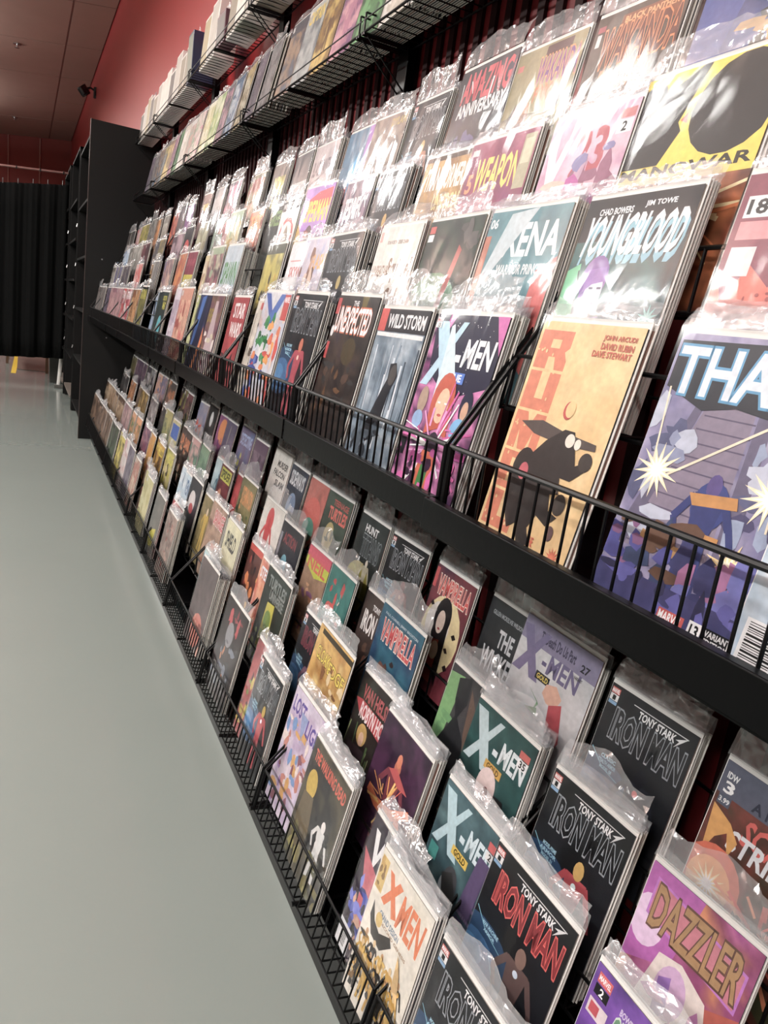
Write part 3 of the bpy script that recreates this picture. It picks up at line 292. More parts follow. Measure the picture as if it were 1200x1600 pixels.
ROWS['A'] = [
 (0.778, 0.64, 2, 'dark blue and white comic cut off by the top right corner', [('bg', ['3c4c84', '54609c', '2c3a6c'], 2, 50), ('poly', [(0.0, 0.2), (0.4, 0.3), (0.2, 1.0), (0.05, 1.2)], '46559a'), ('poly', [(0.5, 0.3), (0.8, 0.2), (0.7, 0.5)], 'e8e8e8'), ('blobs', ['c89848', '3a3a2c', '5868a8'], 16, 0.5, 0.3, 1, 1.4, 0.14, 50)]),
 (0.9814, 0.8093, 4, 'brown comic with orange ornate two-line title', [('bg', ['4c4038', '5c4c40', '3c3430'], 3, 51), ('rect', 0.3, 0.05, 0.92, 0.22, '8a4c28'), ('t', 'BLACK PANTHER', 0.34, 0.07, 0.9, 0.12, 'e8a060'), ('to', 'WAKANDA', 0.14, 0.14, 1.0, 0.45, '6a3424', 'e08038'), ('t', 'FOREVER', 0.22, 0.48, 0.78, 0.66, 'c87840'), ('rect', 0.03, 0.08, 0.12, 0.13, 'a85058'), ('t', '1', 0.05, 0.15, 0.09, 0.25, 'd8d8d8'), ('blobs', ['3c4438', '5a5c44', '6a4c38'], 20, 0.1, 0.6, 0.9, 1.3, 0.12, 51)]),
 (1.1842, 1.0064, 1, 'olive comic with orange and purple title and bald bearded man', [('bg', ['8a8058', '9c9068', '786c48'], 2, 52), ('rect', 0.45, 0.02, 0.82, 0.12, '5a3838'), ('to', 'WAKANDA', 0.4, 0.12, 0.98, 0.38, '7a4484', 'e09040'), ('t', 'FOREVER', 0.45, 0.4, 0.9, 0.54, 'c86830'), ('rect', 0.04, 0.12, 0.13, 0.18, 'c86860'), ('poly', [(0.12, 0.62), (0.2, 0.5), (0.2, 1.2), (0.05, 1.3)], '2c2824'), ('ell', 0.3, 0.68, 0.14, 0.22, 'a8683c'), ('ell', 0.33, 0.78, 0.08, 0.08, '8a5030'), ('rect', 0.26, 0.66, 0.32, 0.675, '3a2418'), ('rect', 0.37, 0.66, 0.42, 0.675, '3a2418'), ('streaks', ['d8c868', 'b8a850'], 10, 0.65, 0.75, 0.25, 52), ('line', 0.95, 0.3, 0.75, 0.9, 0.04, '4a4844')]),
 (1.3742, 1.1842, 1, 'black comic with dripping red title and white lettering', [('bg', ['1e1c22', '26242c', '38305c'], 3, 53), ('t', 'AMAZING', 0.1, 0.05, 0.95, 0.35, 'c8283c'), ('t', 'ANNIVERSARY', 0.1, 0.36, 0.95, 0.5, 'dcdcdc'), ('stripes', ['e8e8e8', 'c8283c'], 12, 0.1, 0.4, 53), ('blobs', ['34305c', '5a5080'], 12, 0.1, 0.6, 0.9, 1.3, 0.1, 53)]),
 (1.5747, 1.4244, 7, 'dark comic with hollow silver title in a thick stack with streaky glare', [('bg', ['16181c', '16181c', '202328', '1b1d22'], 2, 3), ('ell', 0.2, 0.95, 0.42, 0.3, '1f4468'), ('ell', 0.16, 1.0, 0.28, 0.2, '2c6496'), ('ell', 0.1, 0.98, 0.16, 0.1, '3f80b4'), ('line', 0.02, 0.62, 0.2, 0.74, 0.008, '7fc4d8'), ('line', 0.2, 0.74, 0.42, 0.78, 0.006, '7fc4d8'), ('line', 0.3, 0.86, 0.42, 1.0, 0.006, '7fc4d8'), ('rect', 0.015, 0.03, 0.115, 0.085, 'c9402f'), ('rect', 0.015, 0.09, 0.115, 0.15, 'e8e8e8'), ('rect', 0.015, 0.155, 0.115, 0.185, '7ba6cc'), ('t', 'MARVEL', 0.02, 0.04, 0.11, 0.078, 'ffffff'), ('t', '1', 0.05, 0.1, 0.08, 0.142, '111111'), ('line', 0.3, 0.075, 0.92, 0.075, 0.008, 'd8d8d8'), ('poly', [(0.92, 0.07), (0.8, 0.2), (0.84, 0.13), (0.8, 0.13)], 'e0e0e0'), ('t', 'TONY STARK', 0.38, 0.095, 0.8, 0.165, 'f0f0f0', 0.15), ('to', 'IRON MAN', 0.14, 0.185, 0.95, 0.46, '23252a', '9aa0a6'), ('t', 'GOLD', 0.15, 0.62, 0.33, 0.655, '9fd0e4'), ('t', 'ARMOR', 0.13, 0.67, 0.35, 0.705, '9fd0e4'), ('t', 'MODEL 02', 0.17, 0.72, 0.32, 0.75, '9fd0e4'), ('fig', 0.62, 0.5, 1.0, 'a86848', 'c8a050'), ('ell', 0.62, 0.75, 0.03, 0.03, 'ffffff')]),
 (1.7677, 1.5974, 2, 'brown glare-covered comic with smeared art', [('bg', ['7a6458', '9c8878', '5c4a44', 'b8a898'], 3, 54), ('t', 'DYLAN', 0.55, 0.05, 0.95, 0.15, 'a89038'), ('streaks', ['d8d0c8', '8a7060'], 14, 0.5, 0.8, 0.5, 54)]),
 (1.9334, 1.7861, 1, 'teal comic with blue figure and purple strip', [('bg', ['3c7ca0', '2c6484', '4a94b8'], 2, 55), ('rect', 0.82, 0, 1, 1.53, '8a4cb0'), ('poly', [(0, 0.9), (0.7, 0.8), (0.9, 1.0), (0.3, 1.2), (0, 1.3)], 'b83c44'), ('poly', [(0.5, 0.5), (0.7, 0.3), (0.72, 0.9), (0.5, 1.4)], '58b0e8')]),
 (2.17, 1.9859, 4, 'pale pink comic with gray capital lettering', [('bg', ['a89898', 'c0b0b0', '8c7c80'], 2, 56), ('t', 'BLACK PANTHER', 0.08, 0.25, 0.95, 0.5, '5c5058'), ('ell', 0.5, 1.1, 0.4, 0.3, '8a7478')]),
 (2.3503, 2.1858, 1, 'light gray and black comic', [('bg', ['b8b8b8', 'd0d0d0', '8c8c90'], 2, 57), ('rect', 0, 0, 1, 0.5, '4c4c50'), ('ell', 0.5, 1.1, 0.25, 0.2, '5a5a60')]),
 (2.5666, 2.3934, 1, 'black comic with bright yellow title', [('bg', ['3c3a34', '4a4840'], 2, 58), ('t', 'BATMAN', 0.2, 0.25, 0.8, 0.6, 'e8dc30'), ('t', 'SIGNAL', 0.3, 0.65, 0.8, 0.85, 'd0c460')]),
 (2.9636, 2.7083, 3, 'khaki and orange', [('auto', ['a09878', 'c0b090', 'b86850', '8c8460'], 'b86060', 'MISTER', 0)]),
 (3.2125, 2.9916, 1, 'black and pink', [('auto', ['3c3038', 'c06080', '58485c'], 'e080a0', 'GIRL', 0)]),
 (3.4658, 3.245, 1, 'clear pale', [('auto', ['a8a4a4', 'c8c4c4', '8c8888'], '', '', 0)]),
 (3.7163, 3.5032, 1, 'maroon comic with yellow title', [('bg', ['5c2c28', '6c3830'], 2, 59), ('t', 'SPIDER', 0.25, 0.25, 0.8, 0.42, 'e8c830'), ('t', 'DEAD', 0.25, 0.5, 0.8, 0.62, 'd8d0c0')]),
 (4.0521, 3.8026, 1, 'bright purple', [('auto', ['7c4c88', 'b064a0', '5c3c70'], '', '', 0)]),
 (4.2971, 4.0688, 1, 'brown and gray', [('auto', ['5c4848', '80686c', '403438'], '', '', 0)]),
 (4.5926, 4.3157, 1, 'orange-red flames', [('auto', ['b84830', 'e07038', '8c2c28'], '', '', 0)]),
 (4.789, 4.6136, 1, 'ivory', [('auto', ['b8b0a0', 'd0c8b8', '8c8478'], '', '', 0)]),
 (5.0518, 4.8118, 1, 'amber orange', [('auto', ['c07830', 'd89040', '70482c'], '', '', 0)]),
 (5.3157, 5.0771, 1, 'mid gray', [('auto', ['7c7874', '98948c', '5c5854'], '', '', 0)]),
 (5.7326, 5.3436, 1, 'olive yellow', [('auto', ['a89c40', 'c0b450', '6c6438'], '', '', 0)]),
 (6.0352, 5.7648, 1, 'red on white', [('auto', ['b8484c', 'd8c8c4', '884044'], '', '', 0)]),
 (6.4897, 6.0707, 1, 'dark gray', [('auto', ['4c4848', '686460', '343030'], '', '', 0)]),
]
ROWS['1'] = [
 (0.5398, 0.4041, 1, 'dark comic with red and white slanted titles and orange explosion', [('bg', ['2c2c2c', '4a2a1c', '7a2a1c', '3c3a28', '5c3420'], 3, 60), ('rect', 0, 0, 1, 0.26, '54586c'), ('t', 'A NEW BEGINNING', 0.3, 0.16, 1.3, 0.24, '20243c'), ('t', 'IDW', 0.04, 0.08, 0.14, 0.13, 'e8e8e8'), ('t', '3', 0.05, 0.15, 0.13, 0.24, 'f0f0f0'), ('rect', 0.03, 0.26, 0.14, 0.34, '4a5468'), ('t', '3.99', 0.04, 0.28, 0.13, 0.32, 'e0e0e0'), ('t', "SCARLETT'S", 0.3, 0.3, 1.25, 0.5, 'd04438', 0.2), ('t', 'STRIKE FORCE', 0.22, 0.44, 1.4, 0.6, 'dfe3e8', 0.2), ('poly', [(0.02, 0.35), (0.2, 0.42), (0.3, 0.52), (0.26, 0.66), (0.2, 0.5), (0.12, 0.58), (0.06, 0.75)], 'd89a3c'), ('ell', 0.2, 0.9, 0.26, 0.28, 'd8582a'), ('ell', 0.2, 0.92, 0.19, 0.2, 'f4a050'), ('burst', 0.2, 0.93, 0.16, 'ffe0a0', 'ffffff', 14), ('poly', [(0.35, 0.98), (0.5, 1.0), (1, 1.4), (1, 1.53), (0.5, 1.3), (0.33, 1.08)], '4a4c30'), ('streaks', ['e84a28', 'f08a50', 'c83020', 'ffc090'], 26, 0.65, 1.0, 0.45, 60), ('burst', 0.72, 0.98, 0.07, 'ff8a60', 'ffe0c0', 10)]),
 (0.7474, 0.5853, 3, 'dark comic with hollow silver title, dark armoured figure with glowing red chest', [('bg', ['1e2024', '1e2024', '202328', '1b1d22'], 2, 3), ('ell', 0.2, 0.95, 0.42, 0.3, '1f4468'), ('ell', 0.16, 1.0, 0.28, 0.2, '2c6496'), ('ell', 0.1, 0.98, 0.16, 0.1, '3f80b4'), ('line', 0.02, 0.62, 0.2, 0.74, 0.008, '7fc4d8'), ('line', 0.2, 0.74, 0.42, 0.78, 0.006, '7fc4d8'), ('line', 0.3, 0.86, 0.42, 1.0, 0.006, '7fc4d8'), ('rect', 0.015, 0.03, 0.115, 0.085, 'c9402f'), ('rect', 0.015, 0.09, 0.115, 0.15, 'e8e8e8'), ('rect', 0.015, 0.155, 0.115, 0.185, '7ba6cc'), ('t', 'MARVEL', 0.02, 0.04, 0.11, 0.078, 'ffffff'), ('t', '1', 0.05, 0.1, 0.08, 0.142, '111111'), ('line', 0.3, 0.075, 0.92, 0.075, 0.008, 'd8d8d8'), ('poly', [(0.92, 0.07), (0.8, 0.2), (0.84, 0.13), (0.8, 0.13)], 'e0e0e0'), ('t', 'TONY STARK', 0.38, 0.095, 0.8, 0.165, 'f0f0f0', 0.15), ('to', 'IRON MAN', 0.14, 0.185, 0.95, 0.46, '2a2c2f', '9aa0a6'), ('t', 'CLASSIC', 0.15, 0.62, 0.33, 0.655, '9fd0e4'), ('t', 'STEALTH ARMOR', 0.13, 0.67, 0.35, 0.705, '9fd0e4'), ('t', 'MODEL 08', 0.17, 0.72, 0.32, 0.75, '9fd0e4'), ('fig', 0.62, 0.5, 1.0, '2c2f3a', '1c1e26'), ('ell', 0.62, 0.75, 0.03, 0.03, 'f04038')]),
 (0.978, 0.7802, 4, 'pale gray comic with lavender band and hand holding green sprig', [('bg', ['c4c6c8', 'ccccce', 'b8bcc0'], 2, 61), ('rect', 0, 0, 1, 0.24, '867e9c'), ('t', 'Til Death Do Us Part', 0.25, 0.08, 0.72, 0.18, '3a3450'), ('t', '27', 0.8, 0.13, 0.9, 0.2, '1c1c28'), ('poly', [(0.0, 0.1), (0.12, 0.08), (0.38, 0.56), (0.26, 0.56)], '746a90'), ('poly', [(0.3, 0.08), (0.38, 0.08), (0.12, 0.56), (0.0, 0.56)], '746a90'), ('rect', 0.36, 0.33, 0.42, 0.37, '5a5078'), ('t', 'MEN', 0.44, 0.24, 0.84, 0.42, '6a6088', 0.12), ('rect', 0.33, 0.44, 0.52, 0.52, '1e1e22'), ('t', 'GOLD', 0.35, 0.455, 0.5, 0.505, 'd8c040'), ('poly', [(0.5, 0.5), (0.62, 0.46), (0.72, 0.54), (0.68, 0.66), (0.56, 0.66), (0.48, 0.6)], 'd8a890'), ('poly', [(0.6, 0.66), (0.74, 0.58), (0.84, 0.9), (0.78, 1.06), (0.68, 1.04)], 'b83844'), ('poly', [(0.3, 0.62), (0.48, 0.72), (0.42, 0.86), (0.46, 0.7)], '4a8a50'), ('poly', [(0.32, 0.82), (0.48, 0.76), (0.5, 0.84)], '3c7a48'), ('t', 'VARIANT', 0.76, 0.26, 0.86, 0.29, '444'), ('poly', [(0.2, 1.0), (0.5, 0.95), (0.7, 1.2), (0.3, 1.4)], '6c7090')]),
 (1.1138, 0.9703, 1, 'black comic with tall thin white lettering and blue hook shapes', [('bg', ['202427', '2a2e32', '181b1e'], 2, 62), ('t', 'GILLEN MCKELVIE WILSON COWLES', 0.1, 0.13, 0.95, 0.18, '9aa0a4'), ('t', 'THE', 0.34, 0.3, 0.64, 0.5, 'c8ccd0'), ('t', 'WICKED', 0.12, 0.56, 0.84, 0.82, 'c8ccd0'), ('ring', 0.2, 0.98, 0.06, 0.08, '2c7ac8'), ('ring', 0.66, 1.0, 0.06, 0.08, '2c7ac8'), ('line', 0.42, 0.9, 0.42, 1.0, 0.008, 'c0c4c8'), ('ell', 0.2, 1.0, 0.03, 0.05, '2c7ac8'), ('ell', 0.66, 1.04, 0.03, 0.05, '2c7ac8')]),
 (1.2958, 1.1383, 1, 'red and white comic with black-haired woman and bats', [('bg', ['5c1c30', '7c2434', '3c2040'], 2, 63), ('ell', 0.5, 0.8, 0.48, 0.5, 'e8d8a0'), ('ell', 0.4, 0.7, 0.3, 0.3, 'e8e4dc'), ('to', 'VAMPIRELLA', 0.14, 0.1, 0.95, 0.34, 'd83430', 'f4e8d8'), ('ell', 0.48, 0.58, 0.2, 0.26, '181418'), ('poly', [(0.32, 0.6), (0.66, 0.6), (0.75, 1.4), (0.55, 1.2), (0.3, 1.3)], '181418'), ('ell', 0.46, 0.64, 0.1, 0.15, 'ecd8c8'), ('ell', 0.46, 0.73, 0.03, 0.015, 'b02028'), ('poly', [(0.3, 0.9), (0.55, 0.85), (0.62, 1.4), (0.35, 1.4)], 'b83428'), ('ell', 0.5, 1.0, 0.1, 0.12, 'ecd8c8'), ('poly', [(0.1, 0.5), (0.14, 0.45), (0.2, 0.5), (0.14, 0.53)], '201418'), ('poly', [(0.78, 0.7), (0.84, 0.66), (0.9, 0.7), (0.84, 0.74)], '201418'), ('poly', [(0.7, 0.9), (0.76, 0.87), (0.82, 0.92), (0.76, 0.94)], '201418'), ('poly', [(0.8, 1.1), (0.86, 1.05), (0.92, 1.1), (0.86, 1.14)], '201418'), ('rect', 0, 0.04, 0.08, 0.3, 'c83038'), ('rect', 0.0, 1.1, 0.2, 1.5, 'e0a030')]),
 (1.5103, 1.3785, 1, 'dark comic with dim hollow title and small white box, beside black upright post', [('bg', ['16181c', '16181c', '202328', '1b1d22'], 2, 3), ('ell', 0.2, 0.95, 0.42, 0.3, '1f4468'), ('ell', 0.16, 1.0, 0.28, 0.2, '2c6496'), ('ell', 0.1, 0.98, 0.16, 0.1, '3f80b4'), ('line', 0.02, 0.62, 0.2, 0.74, 0.008, '7fc4d8'), ('line', 0.2, 0.74, 0.42, 0.78, 0.006, '7fc4d8'), ('line', 0.3, 0.86, 0.42, 1.0, 0.006, '7fc4d8'), ('rect', 0.015, 0.03, 0.115, 0.085, 'c9402f'), ('rect', 0.015, 0.09, 0.115, 0.15, 'e8e8e8'), ('rect', 0.015, 0.155, 0.115, 0.185, '7ba6cc'), ('t', 'MARVEL', 0.02, 0.04, 0.11, 0.078, 'ffffff'), ('t', '1', 0.05, 0.1, 0.08, 0.142, '111111'), ('line', 0.3, 0.075, 0.92, 0.075, 0.008, 'd8d8d8'), ('poly', [(0.92, 0.07), (0.8, 0.2), (0.84, 0.13), (0.8, 0.13)], 'e0e0e0'), ('t', 'TONY STARK', 0.38, 0.095, 0.8, 0.165, 'f0f0f0', 0.15), ('to', 'IRON MAN', 0.14, 0.185, 0.95, 0.46, '1c2028', '9aa0a6'), ('t', 'RESCUE', 0.15, 0.62, 0.33, 0.655, '9fd0e4'), ('t', 'ARMOR', 0.13, 0.67, 0.35, 0.705, '9fd0e4'), ('t', 'MODEL 1616', 0.17, 0.72, 0.32, 0.75, '9fd0e4'), ('fig', 0.62, 0.5, 1.0, '8c3c34', '6a3030'), ('ell', 0.62, 0.75, 0.03, 0.03, 'e0a080')]),
 (1.7028, 1.587, 4, 'black comic with yellow-green glow and white hand figure', [('bg', ['1e2426', '2c3434', '1a1e20'], 2, 64), ('t', 'HUNT', 0.25, 0.12, 0.7, 0.24, 'e8e8e8'), ('to', 'TITANS', 0.25, 0.28, 0.9, 0.6, '2c3438', '8a9498'), ('ell', 0.4, 1.1, 0.45, 0.4, 'a8a030'), ('ell', 0.2, 1.0, 0.2, 0.2, 'c8c048'), ('fig', 0.6, 0.6, 0.7, 'd0ccb0', 'e8e4d0')]),
 (1.9506, 1.7723, 3, 'dark green comic with coral title and pale masked head', [('bg', ['3c4a40', '4c5c50', '344038'], 2, 65), ('t', 'TURTLES', 0.2, 0.24, 0.92, 0.45, 'e05848'), ('t', 'TEENAGE', 0.3, 0.1, 0.9, 0.2, 'b84840'), ('ell', 0.42, 0.75, 0.2, 0.26, 'b8a870'), ('blobs', ['7a6850', 'd8c8a0', '4c6050'], 12, 0.2, 0.5, 0.7, 1.3, 0.1, 65)]),
 (2.1108, 1.9558, 1, 'coral and teal comic with sandy base', [('bg', ['a8786c', 'c8685c', '88584c'], 2, 66), ('ell', 0.5, 0.6, 0.4, 0.3, 'd05c50'), ('ell', 0.5, 0.9, 0.3, 0.22, '5ca08c'), ('blobs', ['8a6c50', 'b89468'], 14, 0, 1.0, 1, 1.5, 0.12, 66)]),
 (2.3064, 2.1345, 1, 'black and blue comic with white title', [('bg', ['2c303c', '3c4454', '20242c'], 2, 67), ('t', 'SIDEWAYS', 0.1, 0.1, 0.9, 0.38, 'e0e4e8'), ('ell', 0.5, 0.8, 0.25, 0.3, '8aa4c8'), ('ell', 0.5, 0.85, 0.1, 0.15, 'c8d8e8')]),
 (2.5018, 2.3064, 1, 'white comic with black brush lettering and red hands below', [('bg', ['dcd8d0', 'e4e0d8'], 2, 68), ('t', 'MURDER', 0.3, 0.2, 0.9, 0.32, '1c1c1c', 0.3), ('t', 'FALCON', 0.2, 0.38, 0.85, 0.5, '1c1c1c', 0.3), ('t', 'SLAM', 0.4, 0.56, 0.9, 0.68, '1c1c1c', 0.3), ('blobs', ['b83c34', '8c2c28'], 10, 0.2, 1.0, 0.8, 1.4, 0.1, 68)]),
 (2.744, 2.5812, 1, 'dusty violet', [('auto', ['6a5468', '8a7484', '4c3c50'], '', '', 0)]),
 (2.955, 2.735, 1, 'slate blue comic with yellow figure low down', [('bg', ['5a6c94', '7a6c8c', '6a5060'], 2, 69), ('t', 'DETECTIVE', 0.1, 0.15, 0.9, 0.4, 'a8b8e0'), ('blobs', ['c8c030', 'd8d040'], 8, 0.1, 0.6, 0.5, 1.1, 0.08, 69), ('blobs', ['8a5060', '6a6040', 'a07080'], 16, 0, 0.9, 1, 1.5, 0.12, 70)]),
 (3.2066, 2.9652, 1, 'gray and scarlet comic', [('bg', ['70687c', '58506c'], 2, 71), ('ell', 0.5, 1.2, 0.5, 0.3, 'd83c38'), ('line', 0.5, 0.1, 0.45, 0.6, 0.03, 'c8c0a8')]),
 (3.3655, 3.1949, 1, 'purple comic with orange disc', [('bg', ['8c5088', 'a06080'], 2, 72), ('ell', 0.6, 0.4, 0.4, 0.35, 'e08840'), ('blobs', ['7c4484', 'a85c90'], 14, 0, 0.4, 0.9, 1.5, 0.12, 72)]),
 (3.5735, 3.3783, 1, 'black comic with white hand and block lettering', [('bg', ['242424', '303030'], 2, 73), ('ell', 0.5, 0.35, 0.15, 0.2, 'e0e0e0'), ('t', 'KICK', 0.2, 0.75, 0.85, 1.0, 'e8e8e8'), ('t', 'ASS', 0.3, 1.05, 0.8, 1.3, 'c8c8c8')]),
 (3.7581, 3.5806, 1, 'blue-gray comic with orange figure', [('bg', ['7884a8', 'b8a8a8'], 2, 74), ('blobs', ['e06030', 'c84828'], 10, 0.1, 0.5, 0.7, 1.2, 0.14, 74)]),
 (4.4367, 3.9515, 3, 'dark multicolour', [('auto', ['4c4840', '8c9048', '7c4c50', '302c30'], '', '', 0)]),
 (4.7208, 4.4575, 1, 'tan orange', [('auto', ['8c6c54', 'c07848', '5c5450'], '', '', 0)]),
 (5.0917, 4.744, 1, 'peach and blue', [('auto', ['c88c68', '5870a0', 'd8a890'], '', '', 0)]),
 (5.5496, 5.1452, 1, 'black and white', [('auto', ['302c30', 'c8c4c4', '484048'], '', '', 0)]),
 (6.1253, 5.6121, 1, 'plum', [('auto', ['5c4458', '7a6070', '44344c'], '', '', 0)]),
 (6.4764, 6.1626, 1, 'green brown', [('auto', ['5c5c40', '807850', '40402c'], '', '', 0)]),
]
